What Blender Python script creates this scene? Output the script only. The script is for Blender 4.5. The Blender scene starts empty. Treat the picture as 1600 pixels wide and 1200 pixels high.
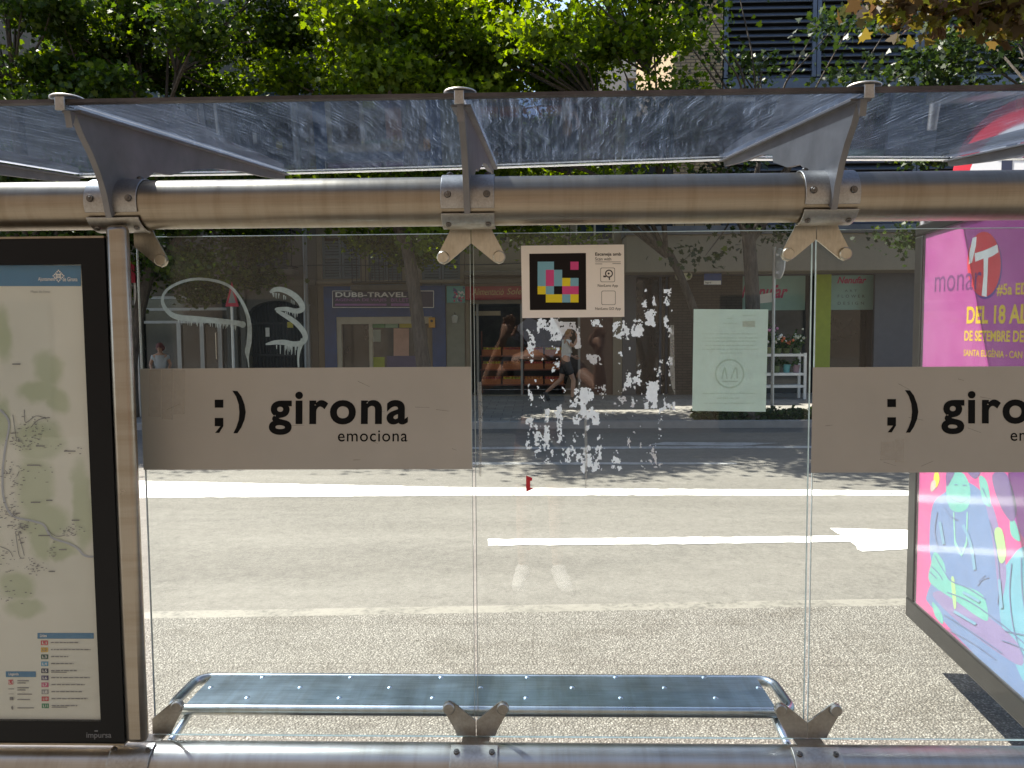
import bpy, bmesh, math, random
import numpy as np
from mathutils import Vector, Matrix
random.seed(7)
sc = bpy.context.scene
COL = sc.collection
R = math.radians
CAM_POS = Vector((0, 0, 1.6))
YAW, PITCH, ROLL, FPX = R(1.487), R(3.674), R(.408), 1200.0

# ------------------------------------------------------------------ survey of the photograph (pixel -> point on a real plane)
def _basis():
    f = Vector((-math.sin(YAW) * math.cos(PITCH), math.cos(YAW) * math.cos(PITCH), -math.sin(PITCH)))
    r0 = Vector((math.cos(YAW), math.sin(YAW), 0)); u0 = r0.cross(f)
    return f, r0 * math.cos(ROLL) - u0 * math.sin(ROLL), u0 * math.cos(ROLL) + r0 * math.sin(ROLL)
FW, RT, UP = _basis()
def ray(px, py): return FW + RT * ((px - 800) / FPX) - UP * ((py - 600) / FPX)
def atY(px, py, Y):
    d = ray(px, py); return CAM_POS + d * (Y / d.y)
def atZ(px, py, z):
    d = ray(px, py); return CAM_POS + d * ((z - CAM_POS.z) / d.z)
def atP(px, py, p0, n):
    d = ray(px, py); return CAM_POS + d * ((p0 - CAM_POS).dot(n) / d.dot(n))
def rect(x0, y0, x1, y1, Y):
    """pixel rectangle on a facade plane -> x0, x1, z0, z1"""
    my, mx = (y0 + y1) / 2, (x0 + x1) / 2
    return atY(x0, my, Y).x, atY(x1, my, Y).x, atY(mx, y1, Y).z, atY(mx, y0, Y).z

# ------------------------------------------------------------------ materials
def nt(name):
    m = bpy.data.materials.new(name); m.use_nodes = True
    t = m.node_tree; return m, t, t.nodes['Principled BSDF'], t.nodes['Material Output']
def N(t, typ, **kw):
    n = t.nodes.new('ShaderNode' + typ)
    for k, v in kw.items():
        if k.startswith('i_'): n.inputs[k[2:].replace('_', ' ')].default_value = v
        else: setattr(n, k, v)
    return n
def L(t, a, b): t.links.new(a, b)
def c4(c): return (c[0], c[1], c[2], 1)
def ramp(t, fac, stops):
    r = N(t, 'ValToRGB'); e = r.color_ramp.elements
    e[0].position, e[0].color = stops[0][0], c4(stops[0][1]); e[1].position, e[1].color = stops[1][0], c4(stops[1][1])
    for p, c in stops[2:]:
        k = e.new(p); k.color = c4(c)
    L(t, fac, r.inputs[0]); return r.outputs[0]
def coords(t, scale=(1, 1, 1), rot=(0, 0, 0), which='Object'):
    tc = N(t, 'TexCoord'); mp = N(t, 'Mapping'); mp.inputs['Scale'].default_value = scale; mp.inputs['Rotation'].default_value = rot
    L(t, tc.outputs[which], mp.inputs[0]); return mp.outputs[0]
def noise(t, vec, scale, detail=4, rough=.55):
    n = N(t, 'TexNoise'); n.inputs['Scale'].default_value = scale; n.inputs['Detail'].default_value = detail; n.inputs['Roughness'].default_value = rough
    L(t, vec, n.inputs['Vector']); return n.outputs['Fac']
def math_(t, op, a, b=None):
    n = N(t, 'Math', operation=op)
    for i, v in enumerate((a, b)):
        if v is None: continue
        if isinstance(v, (int, float)): n.inputs[i].default_value = v
        else: L(t, v, n.inputs[i])
    return n.outputs[0]
def bump(t, h, p, strength, dist=.01):
    b = N(t, 'Bump'); b.inputs['Strength'].default_value = strength; b.inputs['Distance'].default_value = dist
    L(t, h, b.inputs['Height']); L(t, b.outputs[0], p.inputs['Normal'])
def plain(name, col, rough=.6, metal=0., var=.12, vscale=6., spec=.5, bmp=0., bscale=40.):
    """a coloured surface with soft wear in tone and gloss"""
    m, t, p, o = nt(name)
    v = coords(t); n = noise(t, v, vscale, 5, .6)
    c = ramp(t, n, [(.25, [x * (1 - var) for x in col]), (.75, [min(1, x * (1 + var)) for x in col])])
    L(t, c, p.inputs['Base Color'])
    p.inputs['Roughness'].default_value = rough; p.inputs['Metallic'].default_value = metal; p.inputs['Specular IOR Level'].default_value = spec
    if bmp: bump(t, noise(t, v, bscale, 6, .65), p, bmp)
    return m
def brushed(name, col, rough=.3, axis=(1, 60, 60), var=.12):
    m, t, p, o = nt(name)
    v = coords(t, axis); n = noise(t, v, 6, 3, .6); d = noise(t, coords(t), 5, 6, .65)
    mixn = math_(t, 'ADD', math_(t, 'MULTIPLY', n, .6), math_(t, 'MULTIPLY', d, .4))
    cl_ = ramp(t, mixn, [(.3, [x * (1 - var) for x in col]), (.7, [min(1, x * (1 + var)) for x in col])])
    st = noise(t, coords(t, [.35 if a > 5 else 5 for a in axis] if min(axis) < 5 else (3, 3, 3)), 4, 7, .7)       # grime and water streaks
    gm = N(t, 'MixRGB', blend_type='MULTIPLY'); gm.inputs[0].default_value = 1; L(t, cl_, gm.inputs[1]); L(t, ramp(t, st, [(.34, (.84, .81, .77)), (.55, (1, 1, 1))]), gm.inputs[2])
    L(t, gm.outputs[0], p.inputs['Base Color'])
    p.inputs['Metallic'].default_value = 1
    rr = N(t, 'MapRange'); rr.inputs['To Min'].default_value = rough - .09; rr.inputs['To Max'].default_value = rough + .14
    L(t, d, rr.inputs[0]); L(t, rr.outputs[0], p.inputs['Roughness'])
    bump(t, n, p, .05, .002)
    return m
def fresnel(t, f0=.04):
    lw = N(t, 'LayerWeight'); lw.inputs['Blend'].default_value = .5
    return math_(t, 'ADD', math_(t, 'MULTIPLY', math_(t, 'POWER', lw.outputs['Facing'], 5), 1 - f0), f0)
def translucent(name, col, k=.4, rough=.5, var=.05, vscale=8):
    """thin sheet (paper, vinyl film) letting some sun through"""
    m, t, p, o = nt(name)
    n = noise(t, coords(t), vscale, 4)
    c = ramp(t, n, [(.3, [x * (1 - var) for x in col]), (.7, [min(1, x * (1 + var)) for x in col])])
    L(t, c, p.inputs['Base Color']); p.inputs['Roughness'].default_value = rough
    tr = N(t, 'BsdfTranslucent'); L(t, c, tr.inputs[0]); mx = N(t, 'MixShader'); mx.inputs[0].default_value = k
    L(t, p.outputs[0], mx.inputs[1]); L(t, tr.outputs[0], mx.inputs[2]); L(t, mx.outputs[0], o.inputs[0])
    return m
def film(name, col, cover=.8, k=.35):
    """semi-transparent scratched or etched film"""
    m, t, p, o = nt(name)
    n = noise(t, coords(t), 60, 5, .7)
    df = N(t, 'BsdfDiffuse'); df.inputs[0].default_value = c4(col)
    tl = N(t, 'BsdfTranslucent'); tl.inputs[0].default_value = c4(col)
    m1 = N(t, 'MixShader'); m1.inputs[0].default_value = k; L(t, df.outputs[0], m1.inputs[1]); L(t, tl.outputs[0], m1.inputs[2])
    tp = N(t, 'BsdfTransparent'); m2 = N(t, 'MixShader')
    L(t, math_(t, 'MULTIPLY', math_(t, 'ADD', n, .5), cover), m2.inputs[0])
    L(t, tp.outputs[0], m2.inputs[1]); L(t, m1.outputs[0], m2.inputs[2]); L(t, m2.outputs[0], o.inputs[0])
    return m

# ------------------------------------------------------------------ mesh building
class MB:
    def __init__(s): s.v = []; s.f = []; s.mi = []
    def add(s, vs, fs, mi=0):
        b = len(s.v); s.v += [tuple(x) for x in vs]; s.f += [[b + i for i in f] for f in fs]; s.mi += [mi] * len(fs); return s
    def box(s, x0, x1, y0, y1, z0, z1, mi=0):
        if x0 > x1: x0, x1 = x1, x0
        if y0 > y1: y0, y1 = y1, y0
        if z0 > z1: z0, z1 = z1, z0
        return s.add([(x0,y0,z0),(x1,y0,z0),(x1,y1,z0),(x0,y1,z0),(x0,y0,z1),(x1,y0,z1),(x1,y1,z1),(x0,y1,z1)],
            [(0,3,2,1),(4,5,6,7),(0,1,5,4),(1,2,6,5),(2,3,7,6),(3,0,4,7)], mi)
    def tube(s, pts, rad, seg=10, caps=True, closed=False, mi=0):
        pts = [Vector(p) for p in pts]; n = len(pts)
        rs = rad if isinstance(rad, (list, tuple)) else [rad] * n
        rings = []; up = None
        for i in range(n):
            if closed: d = pts[(i + 1) % n] - pts[i - 1]
            else: d = pts[min(i + 1, n - 1)] - pts[max(i - 1, 0)]
            d = d.normalized() if d.length > 1e-9 else Vector((0, 0, 1))
            if up is None: up = Vector((0, 0, 1)) if abs(d.z) < .9 else Vector((1, 0, 0))
            a = d.cross(up)
            if a.length < 1e-4: a = d.cross(Vector((0, 1, 0)))
            a.normalize(); b = a.cross(d).normalized(); up = b
            rings.append([pts[i] + (a * math.cos(2 * math.pi * k / seg) + b * math.sin(2 * math.pi * k / seg)) * rs[i] for k in range(seg)])
        vs = [v for r in rings for v in r]; fs = []
        for i in range(n if closed else n - 1):
            j = (i + 1) % n
            for k in range(seg):
                k2 = (k + 1) % seg; fs.append((i * seg + k, i * seg + k2, j * seg + k2, j * seg + k))
        if caps and not closed:
            fs.append(tuple(reversed(range(seg)))); fs.append(tuple(range((n - 1) * seg, n * seg)))
        return s.add(vs, fs, mi)
    def prism(s, poly, d, mi=0):
        """planar polygon (3-D points) thickened by the vector d"""
        d = Vector(d); n = len(poly); p = [Vector(q) for q in poly]
        nrm = Vector((0, 0, 0))
        for i in range(n): nrm += p[i].cross(p[(i + 1) % n])
        if nrm.dot(d) > 0: p.reverse()
        vs = p + [q + d for q in p]
        return s.add(vs, [tuple(range(n)), tuple(reversed(range(n, 2 * n)))] + [(i, i + n, (i + 1) % n + n, (i + 1) % n) for i in range(n)], mi)
    def sheet(s, poly, mi=0): return s.add(poly, [tuple(range(len(poly)))], mi)
    def disc(s, c, n, r, h, seg=20, bev=.15, mi=0):
        """a short round boss with a chamfered front, standing along n"""
        c = Vector(c); n = Vector(n).normalized(); a = n.orthogonal().normalized(); b = n.cross(a)
        vs = []
        for rr, hh in ((r, 0), (r, h * (1 - bev * 2)), (r * (1 - bev), h)):
            vs += [c + n * hh + (a * math.cos(2 * math.pi * k / seg) + b * math.sin(2 * math.pi * k / seg)) * rr for k in range(seg)]
        fs = [tuple(reversed(range(seg))), tuple(range(2 * seg, 3 * seg))]
        for i in range(2):
            for k in range(seg):
                k2 = (k + 1) % seg; fs.append((i * seg + k, i * seg + k2, (i + 1) * seg + k2, (i + 1) * seg + k))
        return s.add(vs, fs, mi)
    def ball(s, c, r, seg=10, rings=6, squash=(1, 1, 1), mi=0):
        c = Vector(c); vs = [c + Vector((0, 0, r * squash[2]))]; fs = []
        for i in range(1, rings):
            th = math.pi * i / rings
            for k in range(seg):
                ph = 2 * math.pi * k / seg
                vs.append(c + Vector((r * squash[0] * math.sin(th) * math.cos(ph), r * squash[1] * math.sin(th) * math.sin(ph), r * squash[2] * math.cos(th))))
        vs.append(c - Vector((0, 0, r * squash[2]))); last = len(vs) - 1
        for k in range(seg): fs.append((0, 1 + k, 1 + (k + 1) % seg))
        for i in range(rings - 2):
            for k in range(seg):
                a = 1 + i * seg; fs.append((a + k, a + seg + k, a + seg + (k + 1) % seg, a + (k + 1) % seg))
        a = 1 + (rings - 2) * seg
        for k in range(seg): fs.append((a + k, last, a + (k + 1) % seg))
        return s.add(vs, fs, mi)
    def saddle(s, cx, w, cy, cz, r, th, a0, a1, seg=16, mi=0):
        """curved plate wrapping a tube that runs along X; angles from the viewer side (-Y) upwards"""
        vs = []; fs = []
        for i in range(seg + 1):
            a = R(a0 + (a1 - a0) * i / seg); cs, sn = -math.cos(a), math.sin(a)
            for x in (cx - w / 2, cx + w / 2):
                for rr in (r, r + th): vs.append((x, cy + cs * rr, cz + sn * rr))
        for i in range(seg):
            b = i * 4; e = b + 4
            fs += [(b + 1, b + 3, e + 3, e + 1), (b, e, e + 2, b + 2), (b, b + 1, e + 1, e), (b + 2, e + 2, e + 3, b + 3)]
        fs += [(0, 2, 3, 1), (seg * 4, seg * 4 + 1, seg * 4 + 3, seg * 4 + 2)]
        return s.add(vs, fs, mi)
    def build(s, name, mat, parent=None, smooth=True, bevel=0, loc=None, angle=35):
        me = bpy.data.meshes.new(name)
        off = Vector((0, 0, 0))
        q = parent
        while q is not None: off += q.location; q = q.parent
        if loc is not None: off = Vector(loc)
        me.from_pydata([(v[0] - off.x, v[1] - off.y, v[2] - off.z) for v in s.v], [], s.f)
        mats = mat if isinstance(mat, (list, tuple)) else [mat]
        for m in mats: me.materials.append(m)
        if len(mats) > 1: me.polygons.foreach_set('material_index', s.mi)
        me.validate()
        if smooth:
            me.polygons.foreach_set('use_smooth', [True] * len(me.polygons)); me.set_sharp_from_angle(angle=R(angle))
        o = bpy.data.objects.new(name, me); COL.objects.link(o)
        if loc is not None: o.location = loc
        if parent is not None: o.parent = parent
        if bevel:
            b = o.modifiers.new('bevel', 'BEVEL'); b.width = bevel; b.segments = 2; b.limit_method = 'ANGLE'
        return o
def thing(name, label, cat, loc=(0, 0, 0), group=None):
    o = bpy.data.objects.new(name, None); COL.objects.link(o); o.location = loc; o.empty_display_size = .1
    return tag(o, label, cat, group)
def tag(o, label, cat, group=None):
    o['label'] = label; o['category'] = cat
    if group: o['group'] = group
    return o
def structure(o): o['kind'] = 'structure'; return o
def copy_tree(o, parent=None):
    c = o.copy(); COL.objects.link(c); c.parent = parent
    for ch in list(o.children): copy_tree(ch, c)
    return c

# ------------------------------------------------------------------ lettering
_txt = {}
def glyphs(body, offset=0., shear=0., spacing=1.):
    key = (body, offset, shear, spacing)
    if key not in _txt:
        c = bpy.data.curves.new('lettering', 'FONT'); c.body = body; c.offset = offset; c.shear = shear; c.space_character = spacing; c.resolution_u = 6
        o = bpy.data.objects.new('lettering', c); COL.objects.link(o)
        dg = bpy.context.evaluated_depsgraph_get()
        me = bpy.data.meshes.new_from_object(o.evaluated_get(dg))
        vs = np.array([v.co[:2] for v in me.vertices]).reshape(-1, 2); fs = [tuple(p.vertices) for p in me.polygons]
        bpy.data.objects.remove(o); bpy.data.curves.remove(c); bpy.data.meshes.remove(me)
        lo, hi = vs.min(0), vs.max(0); _txt[key] = ((vs - lo) / (hi - lo), fs)
    return _txt[key]
def letters(mb, body, p00, ex, ey, offset=0., shear=0., spacing=1., mi=0):
    """fit text into the parallelogram p00, p00+ex, p00+ey"""
    vs, fs = glyphs(body, offset, shear, spacing); p00, ex, ey = Vector(p00), Vector(ex), Vector(ey)
    return mb.add([p00 + ex * float(a) + ey * float(b) for a, b in vs], fs, mi)
def ltY(mb, body, x0, y0, x1, y1, Y, **k):
    """text filling a pixel rectangle on the plane y = Y"""
    a, b, c = atY(x0, y1, Y), atY(x1, y1, Y), atY(x0, y0, Y)
    return letters(mb, body, a, b - a, c - a, **k)
def qY(mb, x0, y0, x1, y1, Y, mi=0):
    return mb.sheet([atY(x0, y1, Y), atY(x1, y1, Y), atY(x1, y0, Y), atY(x0, y0, Y)], mi)
def pY(mb, pts, Y, mi=0): return mb.sheet([atY(x, y, Y) for x, y in pts], mi)
def ribbon(pts, ws):
    """2-D stroke outline through pts with half widths ws (smoothed)"""
    P = [Vector(p) for p in pts]; out = []; W = []
    for i in range(len(P) - 1):
        p0, p1, p2, p3 = P[max(i - 1, 0)], P[i], P[i + 1], P[min(i + 2, len(P) - 1)]
        for k in range(5):
            t = k / 5; a = .5 * ((2 * p1) + (p2 - p0) * t + (2 * p0 - 5 * p1 + 4 * p2 - p3) * t * t + (3 * p1 - p0 - 3 * p2 + p3) * t ** 3)
            out.append(a); W.append(ws[i] * (1 - t) + ws[i + 1] * t)
    out.append(P[-1]); W.append(ws[-1]); quads = []
    Lf, Rt = [], []
    for i, p in enumerate(out):
        d = out[min(i + 1, len(out) - 1)] - out[max(i - 1, 0)]
        n = Vector((-d.y, d.x)).normalized() if d.length > 1e-9 else Vector((0, 1))
        Lf.append(p + n * W[i]); Rt.append(p - n * W[i])
    return Lf, Rt
def strokeY(mb, pts, ws, Y, mi=0):
    Lf, Rt = ribbon(pts, ws); n = len(Lf)
    vs = [atY(p.x, p.y, Y) for p in Lf] + [atY(p.x, p.y, Y) for p in Rt]
    return mb.add(vs, [(i, i + 1, n + i + 1, n + i) for i in range(n - 1)], mi)
# ================================================================== camera, sun, sky
cam = bpy.data.cameras.new('camera'); cam.sensor_width = 36; cam.lens = 36 * FPX / 1600; cam.clip_end = 500; cam.clip_start = .02
co = bpy.data.objects.new('camera', cam); COL.objects.link(co); co.location = CAM_POS
co.rotation_euler = Matrix((RT, UP, -FW)).transposed().to_euler(); sc.camera = co
SUN_EL, SUN_AZ = R(57), R(-54)            # in front of the viewer, over the trees, to the left
sd = Vector((math.sin(SUN_AZ) * math.cos(SUN_EL), math.cos(SUN_AZ) * math.cos(SUN_EL), math.sin(SUN_EL)))
sun = bpy.data.lights.new('sun', 'SUN'); sun.energy = 5; sun.angle = R(.5); sun.color = (1, .94, .84)
so = bpy.data.objects.new('sun', sun); COL.objects.link(so); so.rotation_euler = sd.to_track_quat('Z', 'Y').to_euler(); so.location = (-20, 30, 40)
w = bpy.data.worlds.new('World'); sc.world = w; w.use_nodes = True
sky = w.node_tree.nodes.new('ShaderNodeTexSky'); sky.sky_type = 'NISHITA'; sky.sun_disc = False
sky.sun_elevation = SUN_EL; sky.sun_rotation = SUN_AZ; sky.dust_density = 1.6; sky.ozone_density = 1
bg = w.node_tree.nodes['Background']; bg.inputs['Strength'].default_value = .10
w.node_tree.links.new(sky.outputs[0], bg.inputs[0])
sc.view_settings.view_transform = 'Standard'; sc.view_settings.look = 'None'; sc.view_settings.gamma = 1
sc.view_settings.exposure = 1.78
sc.cycles.transparent_max_bounces = 24; sc.cycles.max_bounces = 10; sc.cycles.transmission_bounces = 8
sc.cycles.use_denoising = True; sc.cycles.sample_clamp_indirect = 6; sc.cycles.caustics_reflective = False; sc.cycles.caustics_refractive = False

# ================================================================== materials of the setting
def m_asphalt():
    m, t, p, o = nt('worn asphalt'); v = coords(t)
    big = noise(t, coords(t, (.25, 1.2, 1)), 1.2, 5, .6); mid = noise(t, v, 9, 5, .6); fine = noise(t, v, 140, 3, .7); grain = noise(t, v, 46, 4, .8)
    s = math_(t, 'ADD', math_(t, 'ADD', math_(t, 'MULTIPLY', big, .28), math_(t, 'MULTIPLY', mid, .22)), math_(t, 'MULTIPLY', grain, .5))
    base = ramp(t, s, [(.36, (.078, .073, .064)), (.5, (.130, .122, .107)), (.64, (.176, .166, .147))])
    # small dark tar scuffs stretched along the traffic
    sc_ = noise(t, coords(t, (3, 30, 1)), 2.6, 5, .75)
    mk = ramp(t, sc_, [(.66, (0, 0, 0)), (.74, (1, 1, 1))])
    mx = N(t, 'MixRGB'); mx.inputs[2].default_value = (.1, .092, .082, 1); L(t, math_(t, 'MULTIPLY', mk, .55), mx.inputs[0]); L(t, base, mx.inputs[1])
    # worn wheel tracks
    tk = ramp(t, noise(t, coords(t, (.06, 1.5, 1)), 1.0, 4, .5), [(.36, (.91, .905, .9)), (.6, (1.0, 1.0, 1.0))])
    m6 = N(t, 'MixRGB', blend_type='MULTIPLY'); m6.inputs[0].default_value = 1; L(t, mx.outputs[0], m6.inputs[1]); L(t, tk, m6.inputs[2])
    L(t, m6.outputs[0], p.inputs['Base Color']); p.inputs['Roughness'].default_value = .8; p.inputs['Specular IOR Level'].default_value = .35
    bump(t, math_(t, 'ADD', fine, grain), p, .7, .008); return m
def m_pebble():
    m, t, p, o = nt('exposed pebble paving'); v = coords(t)
    vo = N(t, 'TexVoronoi'); vo.inputs['Scale'].default_value = 105; vo.inputs['Randomness'].default_value = 1; L(t, v, vo.inputs['Vector'])
    sx = N(t, 'SeparateColor'); L(t, vo.outputs['Color'], sx.inputs[0])
    n = noise(t, v, 1.4, 4)
    tone = math_(t, 'ADD', math_(t, 'MULTIPLY', sx.outputs[0], .75), math_(t, 'MULTIPLY', n, .3))
    stone = ramp(t, tone, [(.12, (.092, .086, .074)), (.35, (.142, .132, .114)), (.65, (.192, .181, .159)), (.95, (.33, .315, .28))])
    gap = ramp(t, vo.outputs['Distance'], [(.28, (1, 1, 1)), (.62, (0, 0, 0))])
    mx = N(t, 'MixRGB'); mx.inputs[1].default_value = (.078, .071, .06, 1); L(t, gap, mx.inputs[0]); L(t, stone, mx.inputs[2])
    # slab joints
    jt = N(t, 'TexBrick'); jt.inputs['Scale'].default_value = 1; jt.inputs['Mortar Size'].default_value = .006; jt.inputs['Brick Width'].default_value = 1.6; jt.inputs['Row Height'].default_value = .52
    jt.inputs['Color1'].default_value = (1, 1, 1, 1); jt.inputs['Color2'].default_value = (1, 1, 1, 1); jt.inputs['Mortar'].default_value = (.68, .66, .63, 1); L(t, v, jt.inputs['Vector'])
    m2 = N(t, 'MixRGB', blend_type='MULTIPLY'); m2.inputs[0].default_value = .75; L(t, mx.outputs[0], m2.inputs[1]); L(t, jt.outputs[0], m2.inputs[2])
    st = ramp(t, noise(t, coords(t, (1, 1.6, 1)), 1.9, 7, .7), [(.36, (.74, .72, .69)), (.5, (1, 1, 1))]); sp = N(t, 'TexVoronoi'); sp.inputs['Scale'].default_value = 3.2; L(t, v, sp.inputs['Vector'])
    gum = ramp(t, sp.outputs['Distance'], [(.045, (.6, .58, .56)), (.06, (1, 1, 1))]); m3 = N(t, 'MixRGB', blend_type='MULTIPLY'); m3.inputs[0].default_value = 1; L(t, st, m3.inputs[1]); L(t, gum, m3.inputs[2])
    m4 = N(t, 'MixRGB', blend_type='MULTIPLY'); m4.inputs[0].default_value = 1; L(t, m2.outputs[0], m4.inputs[1]); L(t, m3.outputs[0], m4.inputs[2])
    L(t, m4.outputs[0], p.inputs['Base Color']); p.inputs['Roughness'].default_value = .7
    bump(t, math_(t, 'SUBTRACT', 1, vo.outputs['Distance']), p, .65, .012); return m
def m_paint(name='worn road paint', col=(.78, .77, .73)):
    m, t, p, o = nt(name); v = coords(t); n = noise(t, v, 30, 6, .7); n2 = noise(t, v, 3, 4)
    s = math_(t, 'ADD', math_(t, 'MULTIPLY', n, .6), math_(t, 'MULTIPLY', n2, .4))
    L(t, ramp(t, s, [(.34, [x * .26 for x in col]), (.43, [x * .6 for x in col]), (.52, [x * .9 for x in col]), (.7, col)]), p.inputs['Base Color']); p.inputs['Roughness'].default_value = .6
    bump(t, n, p, .3, .003); return m
def m_bricky(name, c1, c2, mortar, bw, bh, mort=.01, rot=(R(90), 0, 0)):
    m, t, p, o = nt(name); b = N(t, 'TexBrick'); b.inputs['Scale'].default_value = 1
    b.inputs['Brick Width'].default_value = bw; b.inputs['Row Height'].default_value = bh; b.inputs['Mortar Size'].default_value = mort
    b.inputs['Color1'].default_value = c4(c1); b.inputs['Color2'].default_value = c4(c2); b.inputs['Mortar'].default_value = c4(mortar)
    tc = N(t, 'TexCoord'); mp = N(t, 'Mapping'); mp.vector_type = 'TEXTURE'; mp.inputs['Rotation'].default_value = rot; L(t, tc.outputs['Object'], mp.inputs[0]); L(t, mp.outputs[0], b.inputs['Vector'])
    n = noise(t, tc.outputs['Object'], 2.5, 6, .65); mx = N(t, 'MixRGB', blend_type='MULTIPLY'); mx.inputs[0].default_value = .6
    L(t, b.outputs[0], mx.inputs[1]); L(t, ramp(t, n, [(.25, (.55, .55, .55)), (.7, (1, 1, 1))]), mx.inputs[2])
    L(t, mx.outputs[0], p.inputs['Base Color']); p.inputs['Roughness'].default_value = .85; bump(t, b.outputs['Fac'], p, -.4, .01); return m
def m_stucco(name, col, dirt=.35):
    m, t, p, o = nt(name); v = coords(t); n = noise(t, coords(t, (1, 1, .35)), 1.1, 7, .65); f = noise(t, v, 24, 4, .6)
    s = math_(t, 'ADD', math_(t, 'MULTIPLY', n, .75), math_(t, 'MULTIPLY', f, .25))
    L(t, ramp(t, s, [(.28, [x * (1 - dirt) for x in col]), (.5, col), (.75, [min(1, x * 1.12) for x in col])]), p.inputs['Base Color'])
    p.inputs['Roughness'].default_value = .9; bump(t, f, p, .3, .01); return m
def m_leaf(name, stops, trans=.5):
    m, t, p, o = nt(name); g = N(t, 'NewGeometry'); c = ramp(t, g.outputs['Random Per Island'], stops)
    L(t, c, p.inputs['Base Color']); p.inputs['Roughness'].default_value = .5; p.inputs['Specular IOR Level'].default_value = .3
    tr = N(t, 'BsdfTranslucent'); hs = N(t, 'HueSaturation'); hs.inputs['Saturation'].default_value = 1.15; hs.inputs['Value'].default_value = 1.5; hs.inputs['Hue'].default_value = .485
    L(t, c, hs.inputs['Color']); L(t, hs.outputs[0], tr.inputs[0]); mx = N(t, 'MixShader'); mx.inputs[0].default_value = trans
    L(t, p.outputs[0], mx.inputs[1]); L(t, tr.outputs[0], mx.inputs[2]); L(t, mx.outputs[0], o.inputs[0]); return m
def m_bark():
    m, t, p, o = nt('grey brown bark'); v = coords(t, (1, 1, .22)); n = noise(t, v, 22, 6, .7)
    L(t, ramp(t, n, [(.3, (.035, .028, .022)), (.7, (.12, .1, .078))]), p.inputs['Base Color']); p.inputs['Roughness'].default_value = .9; bump(t, n, p, .9, .03); return m
def m_glassy(name, tint=(.05, .06, .065), rough=.06):
    """dark shop or house window seen from the street: glossy pane over a dim interior"""
    m, t, p, o = nt(name); n = noise(t, coords(t), 1.6, 4, .6)
    L(t, ramp(t, n, [(.3, [x * .55 for x in tint]), (.75, [x * 1.4 for x in tint])]), p.inputs['Base Color']); p.inputs['Roughness'].default_value = rough; return m

M_asphalt, M_pebble, M_paint = m_asphalt(), m_pebble(), m_paint()
M_kerb = m_paint('flaking pale kerb concrete', (.18, .169, .145))
M_flag = m_bricky('grey pavement tiles', (.2, .185, .165), (.25, .235, .21), (.1, .09, .08), .4, .4, .008, (0, 0, 0))
M_bark = m_bark()
M_dark = plain('dark interior', (.02, .02, .022), .8)
M_pane = m_glassy('dim window pane'); M_pane2 = m_glassy('dim blue window pane', (.03, .042, .06))
M_iron = plain('black ironwork', (.02, .02, .022), .5, .4)
M_cream = plain('cream paintwork', (.42, .38, .3), .6)
M_white = plain('white painted metal', (.75, .75, .73), .45)
M_steel = brushed('brushed stainless steel', (.34, .285, .215), .34, (.6, 60, 60))
M_steelz = brushed('upright brushed stainless steel', (.38, .335, .275), .3, (90, 90, .4), .06)
M_plate = brushed('sheet steel fitting', (.42, .395, .35), .42, (20, 20, 20), .18)

# ================================================================== ground
ZR = -.12
g = MB(); s_ = 160
g.sheet([(-s_, -s_, ZR), (s_, -s_, ZR), (s_, s_, ZR), (-s_, s_, ZR)])
structure(g.build('road', M_asphalt, smooth=False))
def kerbY(x): return 4.31 + .055 * (x + .7)
xs = (-30, 30)
k = MB()
# pebble slab between the facade behind and the kerb, with the kerb as its real edge
K0, K1 = kerbY(-30), kerbY(30)
k.prism([(-30, -9, .0), (30, -9, .0), (30, K1, .0), (-30, K0, .0)], (0, 0, -.3))
structure(k.build('pavement', M_pebble, smooth=False))
k = MB(); k.prism([(-30, K0 + .003, -.006), (30, K1 + .003, -.006), (30, K1 + .16, -.012), (-30, K0 + .16, -.012)], (0, 0, -.3))
structure(k.build('kerb', M_kerb, smooth=False, bevel=.012))
FY = 20.0                                    # facade line across the street
k = MB(); k.box(-40, 40, 14.15, FY + .4, -.4, 0)
structure(k.build('far_pavement', M_flag, smooth=False))
k = MB(); k.box(-40, 40, 13.98, 14.147, -.4, .006)
structure(k.build('far_kerb', plain('grey kerb stone', (.26, .25, .23), .8, bmp=.3), smooth=False))
# road markings
M_shadepaint = m_paint('shade-darkened road paint', (.36, .36, .35))  # road paint copy with tree shade put into its colour, for the far lines
def mark(pts, lift=.004, mat=None):
    P = [atZ(x, y, ZR + lift) for x, y in pts]; out = []; q = random.Random(len(pts) + int(pts[0][0]))
    for a, b in zip(P, P[1:] + P[:1]):
        n = max(1, int((b - a).length / .07)); d = (b - a).normalized(); nr = Vector((-d.y, d.x, 0))
        out += [a.lerp(b, i / n) + nr * (q.gauss(0, .0075) if i else 0) for i in range(n)]
    mk = MB(); mk.sheet([tuple(p_) for p_ in out]); o = mk.build('road_marking', mat or M_paint, smooth=False); return o
m1 = mark([(60, 779), (60, 748), (740, 761.5), (1420, 766.5), (1620, 768), (1620, 777), (1420, 774), (740, 774)])
m2 = mark([(763, 852.5), (762, 842), (1040, 839.5), (1316, 836.5), (1297, 825), (1440, 828.6), (1707, 839), (1440, 857), (1347, 861.5), (1329, 846.5), (1040, 850)], .0045)
m3 = mark([(600, 702.5), (600, 699), (1010, 697.5), (1420, 696.5), (1420, 699.5), (1010, 701)], .004, M_shadepaint)
m4 = mark([(560, 726), (560, 722), (1150, 722.5), (1152, 725.5)], .005, M_shadepaint)
m5 = mark([(1010, 695), (1040, 690.5), (1216, 692), (1160, 696.5)], .0055, M_shadepaint)
for q in (m1, m2, m3, m4, m5): structure(q)
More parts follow.
